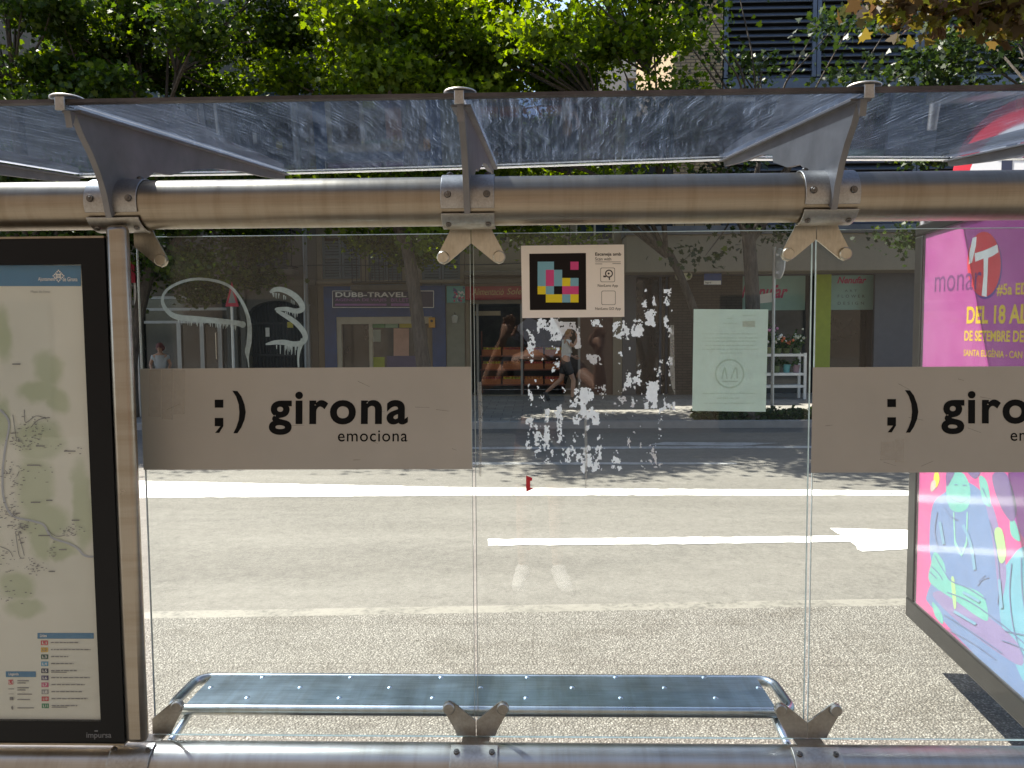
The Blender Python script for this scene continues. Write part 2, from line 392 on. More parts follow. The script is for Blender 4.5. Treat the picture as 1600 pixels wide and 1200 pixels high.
# ================================================================== bus shelter
GY = 2.2                                     # glass plane, viewer side at GY - .005
XC = [-2.093, -1.131, -.169, .793, 1.755]    # bracket and glass joint positions
TY, TR = 2.131, .066
TZ = (atY(540, 279.5, TY - .01).z + atY(540, 352.7, TY - .01).z) / 2
LZ = atY(700, 1164, TY).z - TR
RN, RS = 1.885, .111                         # roof near edge and its rise per metre
RZ0 = atY(720, 156, RN).z
def roofz(y): return RZ0 + RS * (y - RN)
RFAR = [3.56, 3.54, 3.40, 3.20, 3.32]

def m_glass():
    m, t, p, o = nt('shelter glass'); v = coords(t)
    tp = N(t, 'BsdfTransparent'); tp.inputs[0].default_value = (.955, .975, .965, 1)
    gl = N(t, 'BsdfGlossy'); gl.inputs['Roughness'].default_value = .0; gl.inputs[0].default_value = (1, 1, 1, 1)
    m1 = N(t, 'MixShader'); L(t, fresnel(t, .022), m1.inputs[0]); L(t, tp.outputs[0], m1.inputs[1]); L(t, gl.outputs[0], m1.inputs[2])
    # dust and wiping smears, catching the sun from behind
    tl = N(t, 'BsdfTranslucent'); tl.inputs[0].default_value = (.8, .85, .88, 1); df = N(t, 'BsdfDiffuse'); df.inputs[0].default_value = (.75, .78, .8, 1)
    m2 = N(t, 'MixShader'); m2.inputs[0].default_value = .5; L(t, df.outputs[0], m2.inputs[1]); L(t, tl.outputs[0], m2.inputs[2])
    n1 = noise(t, v, 2.6, 6, .6); n2 = noise(t, coords(t, (14, 1, 1.4)), 3, 4, .6); n3 = noise(t, v, 260, 2, .5)
    s = math_(t, 'MULTIPLY', n1, math_(t, 'ADD', math_(t, 'MULTIPLY', n2, .5), .5))
    spk = ramp(t, n3, [(.69, (0, 0, 0)), (.76, (1, 1, 1))])
    dirt = math_(t, 'ADD', ramp(t, s, [(.3, (.0006, .0006, .0006)), (.6, (.008, .008, .008))]), math_(t, 'MULTIPLY', spk, .012))
    m3 = N(t, 'MixShader'); L(t, dirt, m3.inputs[0]); L(t, m1.outputs[0], m3.inputs[1]); L(t, m2.outputs[0], m3.inputs[2])
    L(t, m3.outputs[0], o.inputs[0]); return m
def m_roofglass():
    m, t, p, o = nt('scratched tinted roof sheet'); v = coords(t)
    tp = N(t, 'BsdfTransparent'); tp.inputs[0].default_value = (.47, .52, .58, 1)
    gl = N(t, 'BsdfGlossy'); gl.inputs['Roughness'].default_value = .035; gl.inputs[0].default_value = (.8, .85, .95, 1)
    m1 = N(t, 'MixShader'); L(t, fresnel(t, .03), m1.inputs[0]); L(t, tp.outputs[0], m1.inputs[1]); L(t, gl.outputs[0], m1.inputs[2])
    tl = N(t, 'BsdfTranslucent'); tl.inputs[0].default_value = (.62, .72, .9, 1); df = N(t, 'BsdfDiffuse'); df.inputs[0].default_value = (.6, .68, .8, 1)
    m2 = N(t, 'MixShader'); m2.inputs[0].default_value = .4; L(t, df.outputs[0], m2.inputs[1]); L(t, tl.outputs[0], m2.inputs[2])
    wob = noise(t, v, 1.3, 3)
    def scratch(rotz, sx, sy, scale, lo, hi):
        mp = N(t, 'Mapping'); mp.inputs['Scale'].default_value = (sx, sy, 1); mp.inputs['Rotation'].default_value = (0, 0, R(rotz))
        tc = N(t, 'TexCoord'); ad = N(t, 'VectorMath', operation='ADD'); sc1 = N(t, 'VectorMath', operation='SCALE'); sc1.inputs['Scale'].default_value = .2
        cx = N(t, 'CombineXYZ'); L(t, wob, cx.inputs[0]); L(t, wob, cx.inputs[1]); L(t, cx.outputs[0], sc1.inputs[0])
        L(t, tc.outputs['Object'], ad.inputs[0]); L(t, sc1.outputs[0], ad.inputs[1]); L(t, ad.outputs[0], mp.inputs[0])
        return ramp(t, noise(t, mp.outputs[0], scale, 5, .75), [(lo, (0, 0, 0)), (hi, (1, 1, 1))])
    a = scratch(4, 34, 1.1, 2.0, .5, .74); b = scratch(-5, 70, 1.6, 2.2, .57, .70); c = scratch(12, 60, 3.5, 2.6, .62, .74)
    cloud = ramp(t, noise(t, v, 1.7, 6, .65), [(.3, (.005, .005, .005)), (.72, (.04, .04, .04))])
    d = math_(t, 'ADD', cloud, math_(t, 'ADD', math_(t, 'MULTIPLY', a, .13), math_(t, 'ADD', math_(t, 'MULTIPLY', b, .36), math_(t, 'MULTIPLY', c, .4))))
    m3 = N(t, 'MixShader'); L(t, d, m3.inputs[0]); L(t, m1.outputs[0], m3.inputs[1]); L(t, m2.outputs[0], m3.inputs[2])
    L(t, m3.outputs[0], o.inputs[0]); return m
M_glass, M_roofg = m_glass(), m_roofglass()
M_gedge = plain('polished glass edge', (.5, .55, .5), .15, 0, .2, 30)
M_brk = plain('weathered grey painted bracket', (.20, .195, .2), .5, .35, .2, 9, bmp=.05)
M_clamp = brushed('dull steel clamp', (.40, .38, .355), .42, (30, 30, 30), .2)
M_wing = brushed('pale brass toned steel plate', (.56, .51, .41), .38, (30, 8, 8), .14)
M_bolt = plain('dark bolt head', (.16, .145, .13), .35, .9, .3, 60)
M_rust = plain('rust stained roof edge strip', (.075, .062, .058), .6, .5, .5, 14)
M_seal = translucent('pale roof seal', (.85, .85, .83), .5)

shelter = thing('bus_shelter', 'steel tube bus shelter with glass back panes and a scratched tinted roof', 'bus shelter', (XC[2], TY, 0))
def tubeX(name, z, r, x0=-2.6, x1=3.2):
    mb = MB(); mb.tube([(x0 + (x1 - x0) * i / 24, TY, z) for i in range(25)], r, 40); return mb.build(name, M_steel, shelter)
ut = tubeX('upper_tube', TZ, TR); lt = tubeX('lower_tube', LZ, TR); lt.data.materials[0] = brushed('sky-paled brushed steel', (.42, .395, .355), .34, (.6, 60, 60))  # lower tube gets a paler steel copy, sky reflection put into its colour
# supporting legs stand below the picture, under the lower tube
for x in (XC[1], XC[3]):
    mb = MB(); mb.tube([(x, TY, 0), (x, TY, LZ - TR + .004)], .045, 20); mb.box(x - .09, x + .09, TY - .09, TY + .09, .0, .012); mb.build('leg', M_steelz, shelter)
# the upright beside the map
pxa = atY(162, 372, 2.06).x; pxb = pxa + .064
mb = MB(); mb.box(pxa, pxb - .005, 2.062, 2.094, atY(212, 1163, 2.062).z, TZ - TR + .004)
post = mb.build('post', M_steelz, shelter, bevel=.014)

# glass panes
GZ0, GZ1 = .412, 1.888
for x0, x1, lab in ((XC[1] - .002, XC[2] - .004, None), (XC[2] + .004, XC[3] - .003, None), (XC[3] + .007, XC[4], None)):
    mb = MB(); y0, y1 = GY - .005, GY + .005
    k_ = .0014                                   # ground and polished arrises
    mb.add([(x0+k_,y0,GZ0+k_),(x1-k_,y0,GZ0+k_),(x1-k_,y1,GZ0+k_),(x0+k_,y1,GZ0+k_),(x0+k_,y0,GZ1-k_),(x1-k_,y0,GZ1-k_),(x1-k_,y1,GZ1-k_),(x0+k_,y1,GZ1-k_)], [(0,1,5,4),(2,3,7,6)], 0)
    ym0, ym1 = y0 + k_, y1 - k_; n = len(mb.v)
    mb.v += [(x0,ym0,GZ0),(x1,ym0,GZ0),(x1,ym1,GZ0),(x0,ym1,GZ0),(x0,ym0,GZ1),(x1,ym0,GZ1),(x1,ym1,GZ1),(x0,ym1,GZ1)]; a = n - 8
    ed = [(n,n+3,n+2,n+1),(n+4,n+5,n+6,n+7),(n+1,n+2,n+6,n+5),(n+3,n,n+4,n+7),(a+4,a+5,n+5,n+4),(a+1,n+1,n+5,a+5),(a,a+4,n+4,n),(a,n,n+1,a+1),(a+7,n+7,n+6,a+6),(a+2,a+6,n+6,n+2),(a+3,n+3,n+7,a+7),(a+3,a+2,n+2,n+3)]
    mb.f += [list(q) for q in ed]; mb.mi += [1] * len(ed)
    mb.build('glass_pane', [M_glass, M_gedge], shelter, smooth=False)

# roof sheets, their edge strip and far seal
for i in range(5):
    xa, xb = XC[i], (XC[i + 1] if i < 4 else 3.2); fa, fb = RFAR[i], RFAR[min(i + 1, 4)]
    mb = MB(); mb.prism([(xa + .004, RN, roofz(RN)), (xb - .004, RN, roofz(RN)), (xb - .004, fb, roofz(fb)), (xa + .004, fa, roofz(fa))], (0, 0, .008))
    mb.build('roof_panel', M_roofg, shelter, smooth=False)
    sl = MB(); sl.prism([(xa + .006, fa - .004, roofz(fa) - .003), (xb - .006, fb - .004, roofz(fb) - .003), (xb - .006, fb + .006, roofz(fb) - .003), (xa + .006, fa + .006, roofz(fa) - .003)], (0, 0, -.006))
    sl.build('roof_seal', M_seal, shelter, smooth=False)
mb = MB(); mb.box(-2.6, 3.2, RN - .022, RN - .001, RZ0 + .001, RZ0 + .0095); mb.build('roof_edge', M_rust, shelter, smooth=False)

# brackets: blade, flange under the roof, cap, clamp round the tube, glass clip
def bolt(p, nv, r, h, parent):
    b = MB(); b.disc(p, nv, r, h, 14); b.disc(p + nv * h * .99, nv, r * .45, h * .35, 6); return b.build('bolt', M_bolt, parent)
def bracket(i):
    x = XC[i]; F = RFAR[i]; gz = lambda y, d: (y, roofz(y) - d)
    dY = F - 3.5
    lowY = [F - .01, 3.22 + dY, 2.98 + dY, 2.74 + dY * .6, 2.55, 2.41, 2.30, 2.235, 2.205]
    lowZ = [roofz(F) - .035, roofz(3.22 + dY) - .045, roofz(2.98 + dY) - .048, roofz(2.74 + dY * .6) - .062, roofz(2.55) - .088, roofz(2.41) - .118, TZ + .125, TZ + .088, TZ + .048]
    poly = [gz(RN + .0, .012), gz(F, .012)] + list(zip(lowY, lowZ))
    poly += [(2.16, TZ + .05), (TY - .05, TZ + .03), (TY - .055, TZ - .03), (2.055, TZ - .045), (2.048, TZ - .03), (2.036, TZ + .012), (2.010, TZ + .062), (1.978, TZ + .105), (1.938, TZ + .145), (1.909, TZ + .185), (1.893, roofz(RN) - .05)]
    mb = MB(); mb.prism([(x - .008, a, b) for a, b in poly], (.016, 0, 0))
    br = mb.build('bracket', M_brk, shelter, angle=50)
    fl = MB(); fl.prism([(x - .024, RN + .02, roofz(RN + .02) - .007), (x + .024, RN + .02, roofz(RN + .02) - .007), (x + .024, F + .01, roofz(F + .01) - .007), (x - .024, F + .01, roofz(F + .01) - .007)], (0, 0, -.006))
    fl.build('flange', M_brk, br, smooth=False)
    cp = MB(); cp.disc((x, RN + .004, RZ0 + .0155), (0, 0, 1), .04, .006, 24); cp.box(x - .012, x + .012, RN - .03, RN - .0225, RZ0 - .018, RZ0 + .015)
    cp.build('cap', M_clamp, br, bevel=.003)
    cl = MB(); cl.saddle(x, .143, TY, TZ, TR + .0008, .0045, -24, 118); c1 = cl.build('tube_clamp', M_clamp, shelter, bevel=.0015)
    for sx in (-.052, .052):
        for a in (6, 88):
            nv = Vector((0, -math.cos(R(a)), math.sin(R(a)))); bolt(Vector((x + sx, TY, TZ)) + nv * (TR + .004), nv, .0095, .007, c1)
    cl = MB(); cl.saddle(x, .143, TY, TZ, TR + .004, .005, -96, -34)
    c2 = cl.build('tube_clamp', M_plate, shelter, bevel=.0015)
    for sx in (-.054, .054):
        nv = Vector((0, -math.cos(R(-62)), math.sin(R(-62)))); bolt(Vector((x + sx, TY, TZ)) + nv * (TR + .008), nv, .008, .005, c2)
def clip(x, z0, sgn, left=True, right=True):
    """two-winged plate that bolts the glass corners to a tube (sgn -1: hangs from the upper tube, 1: stands on the lower)"""
    w_ = MB(); ds = []; y = GY - .0215
    for s, on in ((-1, left), (1, right)):
        if not on: continue
        pl = [(0.001, .012), (.056, .012), (.062, -.004), (.078, -.034), (.095, -.066), (.0965, -.076), (.09, -.088), (.077, -.0925), (.063, -.085), (.001, -.034)]
        w_.prism([(x + s * a, y, z0 - sgn * -1 * 0 + (b if sgn < 0 else -b)) for a, b in pl], (0, .006, 0))
        zc = z0 + (-.073 if sgn < 0 else .073)
        d = MB(); d.disc((x + s * .079, y - .0002, zc), (0, -1, 0), .0175, .011, 20)
        d.disc((x + s * .079, y + .0065, zc), (0, 1, 0), .014, .0095, 16); ds.append(d)
    w_.box(x - .04, x + .04, TY + .002, y + .006, z0 + (.0155 if sgn < 0 else -.0205), z0 + (.0205 if sgn < 0 else -.0155))
    c = w_.build('glass_clip', M_wing if sgn < 0 else M_plate, shelter, smooth=False)
    for d in ds: d.build('clip_disc', M_wing if sgn < 0 else M_plate, c)
for i in range(5): bracket(i)
ZU = TZ - TR - .008
for i in range(1, 5): clip(XC[i], ZU, -1, left=i > 1)
ZLc = LZ + TR + .014
for i in range(1, 5):
    clip(XC[i], ZLc, 1, left=i > 1)
    x = XC[i] + (.0 if i > 1 else -.02)
    cl = MB(); cl.saddle(x, .135 if i > 1 else .12, TY, LZ, TR + .001, .006, 22, 84); c2 = cl.build('tube_clamp', M_plate, shelter, bevel=.002)
    for sx in (-.05, .05):
        nv = Vector((0, -math.cos(R(62)), math.sin(R(62)))); bolt(Vector((x + sx, TY, LZ)) + nv * (TR + .0065), nv, .0085, .006, c2)

# ================================================================== bench
BZ = .455
def B(x, y, z=BZ): return atZ(x, y, z)
fl_, fr_, bl_, br_ = B(262, 1110), B(1250, 1114), B(322, 1053), B(1196, 1055)
bf, bb = (fl_.y + fr_.y) / 2, (bl_.y + br_.y) / 2
bx0, bx1 = -1.143, .797; bf, bb = 2.305, 2.525
bench = thing('bench', 'metal bench with a dimpled blue grey seat plate behind the glass', 'bench', ((bx0 + bx1) / 2, (bf + bb) / 2, 0))
M_seat = brushed('blue grey galvanised sheet', (.43, .51, .56), .3, (1.5, 20, 20), .22)
M_tubeb = brushed('pale galvanised tube', (.52, .56, .58), .28, (.6, 60, 60))
rb = .0165; loop = []; rc = .05
def corner(cx, cy, a0):
    for k_ in range(7):
        a = R(a0 + 90 * k_ / 6); loop.append((cx + rc * math.cos(a), cy + rc * math.sin(a), BZ - rb))
corner(bx1 - rc, bf + rc, -90); corner(bx1 - rc, bb - rc, 0); corner(bx0 + rc, bb - rc, 90); corner(bx0 + rc, bf + rc, 180)
mb = MB(); mb.tube(loop, rb, 16, closed=True); mb.build('frame', M_tubeb, bench)
sx0, sx1 = bx0 + .055, bx1 - .055
mb = MB(); mb.box(sx0, sx1, bf + .006, bb - .006, BZ - .006, BZ - .002)
for row, (y, xs_) in enumerate(((1057, (410, 548, 689, 824, 962, 1100)), (1073, (329, 469, 609, 751, 894, 1038, 1185)), (1089, (386, 530, 676, 822, 970, 1118)))):
    for x in xs_:
        p = B(x, y); mb.ball((p.x, p.y, BZ - .003), .0095, 14, 6, (1, 1, .55))
mb.build('seat', M_seat, bench)
for x in (XC[1] + .045, XC[2] + .02, XC[3] - .05):
    mb = MB(); mb.tube([(x, bb - .03, BZ - .03), (x, bf + .05, BZ - .034), (x, TY + .04, LZ + .03)], .012, 10); mb.build('support_arm', M_tubeb, bench)

# ================================================================== map case
MY = 2.066
case = thing('map_case', 'black framed display case holding the city bus map', 'map case', (-1.7, MY, .4))
M_black = plain('black case enamel', (.0035, .0035, .004), .35, spec=.22) if True else plain('x', (.006, .006, .0065), .3, 0, .3, 10)
cz1 = atY(80, 373, MY).z; cz0 = atY(80, 1160, MY).z; cx1 = pxa - .002; cx0 = -2.16
pz1, pz0 = atY(60, 413.5, MY).z, atY(60, 1127, MY).z; px1 = atY(142, 770, MY).x; px0 = -2.06
fr = MB()
fr.box(cx0, cx1, MY, MY + .07, pz1, cz1); fr.box(cx0, cx1, MY, MY + .07, cz0, pz0)
fr.box(px1, cx1, MY, MY + .07, pz0, pz1); fr.box(cx0, px0, MY, MY + .07, pz0, pz1)
fr.build('case_frame', M_black, case, smooth=False)
tr = MB(); tr.box(cx0, cx1, MY - .003, MY + .06, cz1 + .0005, cz1 + .006); tr.build('case_trim', M_steel, case, smooth=False); tr = MB(); tr.box(cx0, cx1, MY - .004, MY + .05, cz0 - .006, cz0 - .0005); tr.build('case_trim', M_steel, case, smooth=False)
PYm = MY + .012
def m_map():
    m, t, p, o = nt('printed map paper'); v = coords(t)
    n = noise(t, v, 2.3, 3, .5); f = noise(t, v, 55, 5, .8)
    c = ramp(t, n, [(.40, (.63, .6, .49)), (.5, (.60, .59, .47)), (.56, (.45, .5, .33)), (.64, (.40, .47, .28))])
    L(t, c, p.inputs['Base Color']); p.inputs['Roughness'].default_value = .5; return m
M_mapbase = plain('warm white map paper', (.62, .59, .485), .5, 0, .04)
M_maphill = plain('faded map green', (.43, .48, .32), .55, 0, .14, 12)
M_mapblue = plain('map header blue', (.035, .17, .31), .45, 0, .05)
M_mapink = plain('grey map ink', (.2, .2, .19), .6)
M_mapriver = plain('map river blue grey', (.40, .43, .46), .6)
M_mapwhite = plain('white print', (.75, .75, .7), .5)
mb = MB(); mb.box(px0, px1, PYm, PYm + .01, pz0, pz1)
WOODS = ((75, 578, 22, 24), (62, 612, 30, 16), (92, 628, 16, 18), (60, 690, 34, 26), (55, 760, 26, 46), (70, 815, 34, 24), (128, 790, 14, 62), (62, 845, 16, 26), (96, 858, 22, 14), (26, 915, 24, 20), (38, 950, 26, 14), (6, 520, 12, 34), (4, 660, 10, 34), (-50, 640, 40, 90), (-60, 860, 50, 60))
def m_woods():
    m, t, p, o = nt('map paper with soft green woodland'); tc = N(t, 'TexCoord'); v = tc.outputs['Object']
    nz = N(t, 'TexNoise'); nz.inputs['Scale'].default_value = 14; nz.inputs['Detail'].default_value = 3; L(t, v, nz.inputs['Vector'])
    a = N(t, 'VectorMath', operation='SUBTRACT'); a.inputs[1].default_value = (.5, .5, .5); L(t, nz.outputs['Color'], a.inputs[0])
    b = N(t, 'VectorMath', operation='SCALE'); b.inputs['Scale'].default_value = .05; L(t, a.outputs[0], b.inputs[0])
    c = N(t, 'VectorMath', operation='ADD'); L(t, v, c.inputs[0]); L(t, b.outputs[0], c.inputs[1]); tot = None
    for wx, wy, rx, ry in WOODS:
        q = atY(wx, wy, PYm) - case.location; s = PYm / FPX
        mp = N(t, 'Mapping'); mp.inputs['Location'].default_value = (-q.x / (rx * s), 0, -q.z / (ry * s)); mp.inputs['Scale'].default_value = (1 / (rx * s), 0, 1 / (ry * s)); L(t, c.outputs[0], mp.inputs[0])
        ln = N(t, 'VectorMath', operation='LENGTH'); L(t, mp.outputs[0], ln.inputs[0])
        mr = N(t, 'MapRange'); mr.interpolation_type = 'SMOOTHSTEP'; mr.inputs['From Min'].default_value = 1.55; mr.inputs['From Max'].default_value = .8; L(t, ln.outputs['Value'], mr.inputs[0])
        tot = mr.outputs[0] if tot is None else math_(t, 'MAXIMUM', tot, mr.outputs[0])
    tone = noise(t, v, 3, 3); base = ramp(t, tone, [(.3, (.61, .625, .53)), (.7, (.69, .70, .60))]); gr_ = ramp(t, tone, [(.3, (.42, .48, .31)), (.7, (.51, .56, .41))])
    mx = N(t, 'MixRGB'); L(t, tot, mx.inputs[0]); L(t, base, mx.inputs[1]); L(t, gr_, mx.inputs[2]); L(t, mx.outputs[0], p.inputs['Base Color']); p.inputs['Roughness'].default_value = .5; return m
sheet_ = mb.build('map_sheet', m_woods(), case, smooth=False)
L1, L2, L3 = PYm - .001, PYm - .002, PYm - .003
def blob(cx, cy, rx, ry, n=40, seed=0):
    rr = random.Random(seed); ph = [rr.uniform(0, 6.28) for _ in range(5)]; out = []
    for i in range(n):
        a = 2 * math.pi * i / n; k = 1 + .2 * math.sin(2 * a + ph[0]) + .13 * math.sin(3 * a + ph[1]) + .1 * math.sin(5 * a + ph[2]) + .06 * math.sin(9 * a + ph[3])
        out.append((cx + rx * k * math.cos(a), cy + ry * k * math.sin(a)))
    return out
riv = MB(); strokeY(riv, [(0, 640), (14, 660), (8, 700), (4, 740), (6, 780), (20, 806), (50, 814), (68, 820), (76, 834), (84, 842), (104, 848), (120, 856), (132, 868), (146, 870)], [1.6] * 14, L2)
riv.build('map_river', M_mapriver, sheet_, smooth=False)
ink = MB(); rr = random.Random(3)
def tick(x, y, w, h, Y=L3): qY(ink, x, y, x + w, y + h, Y)
for (cx, cy, sx, sy, n) in ((30, 690, 26, 12, 60), (50, 668, 26, 14, 30), (20, 745, 16, 26, 40), (15, 800, 16, 14, 50), (34, 822, 20, 8, 40), (110, 828, 16, 8, 36), (30, 840, 12, 26, 26), (50, 886, 16, 10, 36), (78, 862, 8, 8, 14), (8, 880, 12, 40, 20), (20, 930, 24, 14, 14), (-30, 760, 40, 90, 120), (90, 700, 30, 14, 10), (60, 745, 20, 16, 8)):
    for _ in range(n):
        x, y = rr.gauss(cx, sx * .55), rr.gauss(cy, sy * .55)
        if x > 140: continue
        tick(x, y, rr.uniform(1, 4.5), rr.uniform(.7, 1.5), L3 - rr.random() * .0008)
for x, y, w in ((19, 568, 13), (16, 452, 0), (48, 784, 15), (72, 781, 10), (76, 892, 10), (100, 704, 18), (56, 696, 14), (42, 726, 20), (60, 836, 18), (92, 858, 12), (112, 812, 12)):
    if w: tick(x, y, w, 1.8)
for pts in ([(20, 648), (26, 690)], [(38, 640), (40, 660), (56, 650), (72, 654)], [(48, 668), (60, 656), (78, 652)], [(24, 830), (30, 868), (38, 872)], [(28, 830), (38, 868)], [(0, 854), (14, 860), (20, 870)], [(8, 735), (14, 740), (18, 732)], [(26, 745), (30, 736)], [(74, 828), (88, 838), (102, 836)]):
    strokeY(ink, pts, [.5] * len(pts), L2 - .0004)
ltY(ink, 'Mapa de línies', 48, 454, 78, 458.5, L3)
ink.build('map_print', M_mapink, sheet_, smooth=False)['kind'] = 'stuff'
hd = MB(); qY(hd, -330, 414.5, 126.5, 447, L1); 
c0 = atY(-330, 447, L1); hd.v = hd.v
hd.build('map_header', M_mapblue, sheet_, smooth=False); hd = MB(); qY(hd, 58.5, 989, 146.5, 998, L1); hd.build('legend_header', M_mapblue, sheet_, smooth=False); hd = MB(); qY(hd, 9, 1049, 56, 1058, L1)
hd.build('legend_header', M_mapblue, sheet_, smooth=False)
wt = MB()
ltY(wt, 'Ajuntament', 59.5, 433, 86, 440.5, L2, offset=.01); ltY(wt, 'de Girona', 98, 433, 121, 439.5, L2, offset=.01)
for k_ in range(16):          # the lozenge emblem: a diamond of small round links
    a = k_ / 16; q4 = [(91.3, 422.5), (99.5, 431), (91.3, 440), (83.3, 431)]; e = int(a * 4); u = a * 4 - e; p0, p1 = q4[e], q4[(e + 1) % 4]
    pY(wt, [(p0[0] + (p1[0] - p0[0]) * u + 1.15 * math.cos(b), p0[1] + (p1[1] - p0[1]) * u + 1.15 * math.sin(b)) for b in [2 * math.pi * j / 10 for j in range(10)]], L2 - .0001 * (k_ % 3))
for dx in (-3.2, -1, 1.2, 3.2): qY(wt, 91.3 + dx - .6, 427.5, 91.3 + dx + .6, 435, L2 - .0004)
qY(wt, 87, 428.4, 95.6, 429.6, L2 - .0006); qY(wt, 87, 432.6, 95.6, 433.6, L2 - .0006)
ltY(wt, 'Línies', 62.5, 990.5, 73, 995.5, L2, offset=.015); ltY(wt, 'Llegenda', 13.5, 1051, 29, 1056.5, L2, offset=.015)
ltY(wt, 'L1', 13.8, 1063.5, 19.6, 1068, L3, offset=.01)
chips = [('L1', (.5, .06, .07)), ('L2', (.62, .4, .05)), ('L3', (.01, .06, .03)), ('L4', (.1, .33, .5)), ('L5', (.012, .02, .045)), ('L6', (.06, .045, .12)), ('L7', (.52, .1, .2)), ('L8', (.3, .31, .29)), ('L10', (.5, .06, .06)), ('L11', (.03, .22, .09))]
tx = MB()
for k_, (s, col) in enumerate(chips):
    y = 1000.7 + k_ * 10.95; cb = MB(); x0 = 63.7 + k_ * .16
    qY(cb, x0, y, x0 + 11.2, y + 7.3, L1); cb.build('line_badge', plain('badge ' + s, col, .5), sheet_, smooth=False)
    ltY(wt if s not in ('L2',) else tx, s, x0 + 2.2, y + 1.6, x0 + 9, y + 5.8, L2, offset=.012)
    w_ = (43, 62, 27, 35, 40, 60, 52, 48, 56, 40)[k_]; x = x0 + 15.5; end = x + w_
    while x < end:
        ww = rr.uniform(3, 8); qY(tx, x, y + 2.6, min(x + ww, end), y + 4.2, L2); x += ww + 1.1
    if k_ in (4, 9): qY(tx, x0 + 15.5, y + 5.4, x0 + 40, y + 6.6, L2)
cb = MB(); qY(cb, 13, 1062, 20.5, 1069.5, L1); cb.build('line_badge', plain('badge L', (.5, .06, .07), .5), sheet_, smooth=False)
for y, w_ in ((1063, 18), (1066.5, 13), (1074, 18), (1077.5, 13), (1084, 23), (1092.5, 20), (1105.5, 26)): qY(tx, 27, y, 27 + w_, y + 1.4, L2)
qY(tx, 13, 1076, 22, 1077, L2); qY(tx, 15, 1089, 21, 1094, L2); qY(tx, 13, 1084, 21, 1084.6, L2); pY(tx, blob(19, 1106, 1.8, 2.6, 12), L2)
tx.build('legend_text', M_mapink, sheet_, smooth=False)
wt.build('map_lettering', M_mapwhite, sheet_, smooth=False)
lg = MB(); ltY(lg, 'impursa', 135, 1144.5, 174, 1155.5, MY - .0012, offset=.012); qY(lg, 147.5, 1141, 153, 1143.3, MY - .0012)
lg.build('maker_lettering', plain('grey case lettering', (.16, .16, .16), .5), case, smooth=False)
def m_coverglass():
    m, t, p, o = nt('case cover glass'); tp = N(t, 'BsdfTransparent'); gl = N(t, 'BsdfGlossy'); gl.inputs['Roughness'].default_value = .02
    m1 = N(t, 'MixShader'); L(t, fresnel(t, .03), m1.inputs[0]); L(t, tp.outputs[0], m1.inputs[1]); L(t, gl.outputs[0], m1.inputs[2]); L(t, m1.outputs[0], o.inputs[0]); return m
mb = MB(); mb.box(px0 + .001, px1 - .001, MY + .002, MY + .005, pz0 + .001, pz1 - .001); mb.build('cover_glass', m_coverglass(), case, smooth=False)

# ================================================================== things stuck to the glass
SF = GY - .0058                              # film faces on the viewer side
M_banner = translucent('grey brown vinyl film', (.46, .422, .36), .1, .42, .06, 3.5)
M_ink = plain('black vinyl lettering', (.004, .004, .004), .6, spec=.12)
def banner(x0, y0, x1, y1, label, ox, scale, emoc=True):
    r = thing('glass_banner', label, 'banner', tuple(atY((x0 + x1) / 2, y1, SF)), 'city slogan banners across the glass')
    a = [atY(x0, y1, SF), atY(x1, y1, SF), atY(x1, y0, SF), atY(x0, y0, SF)]
    mb = MB(); mb.box(a[0].x, a[1].x, SF - .0006, SF, (a[0].z + a[1].z) / 2, (a[2].z + a[3].z) / 2); mb.build('film', M_banner, r, smooth=False)
    Y = SF - .0012; lt_ = MB(); S = lambda x, y: (x0 + (x - ox[0]) * scale, y0 + (y - ox[1]) * scale)
    def q(xa, ya, xb, yb): qY(lt_, *S(xa, ya), *S(xb, yb), Y)
    q(335.5, 624.5, 349, 637); q(335.5, 653, 349, 666)
    pY(lt_, [S(*p_) for p_ in ((344.5, 665.8), (349, 665.8), (342.5, 676.5), (336, 676.5))], Y - .0001)
    outer = [(363, 610.5), (371, 611), (377, 619), (382, 632), (384, 644), (382, 656), (377, 668), (371, 677), (364.5, 677)]
    inner = [(369, 668), (373, 656), (374, 644), (373, 632), (369, 620)]
    pY(lt_, [S(*p_) for p_ in outer + inner], Y)
    lw = MB(); le = MB(); ltY(lw, 'girona', *S(420, 612), *S(637, 679.5), Y, offset=.026, spacing=1.12)
    ltY(le, 'emociona', *S(528, 672.5), *S(636.5, 690), Y, offset=.004, spacing=1.1)
    lt_.build('emoticon', M_ink, r, smooth=False); lw.build('lettering', M_ink, r, smooth=False); le.build('lettering', M_ink, r, smooth=False)
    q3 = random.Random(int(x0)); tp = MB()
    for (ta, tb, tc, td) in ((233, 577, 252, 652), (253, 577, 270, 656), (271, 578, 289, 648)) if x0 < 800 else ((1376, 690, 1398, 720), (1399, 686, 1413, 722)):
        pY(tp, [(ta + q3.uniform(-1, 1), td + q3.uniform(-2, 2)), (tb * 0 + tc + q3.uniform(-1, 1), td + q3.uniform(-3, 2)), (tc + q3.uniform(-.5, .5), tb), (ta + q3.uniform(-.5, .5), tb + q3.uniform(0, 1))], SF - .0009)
    tp.build('pale_patch', film('pale patch film', (.62, .57, .49), .3, .1), r, smooth=False)  # pale see-through patches laid over the vinyl
    sc3 = MB()
    for _ in range(9):
        xx, yy = q3.uniform(x0 + 10, min(x1, 1590) - 10), q3.uniform(y0 + 8, y1 - 8); a3 = q3.uniform(-.5, .5); l3 = q3.uniform(6, 24); strokeY(sc3, [(xx, yy), (xx + l3 * math.cos(a3), yy + l3 * math.sin(a3))], [.35, .2], SF - .001)
    sc3.build('scratch', film('scuffed vinyl', (.3, .27, .22), .5, .1), r, smooth=False); return r
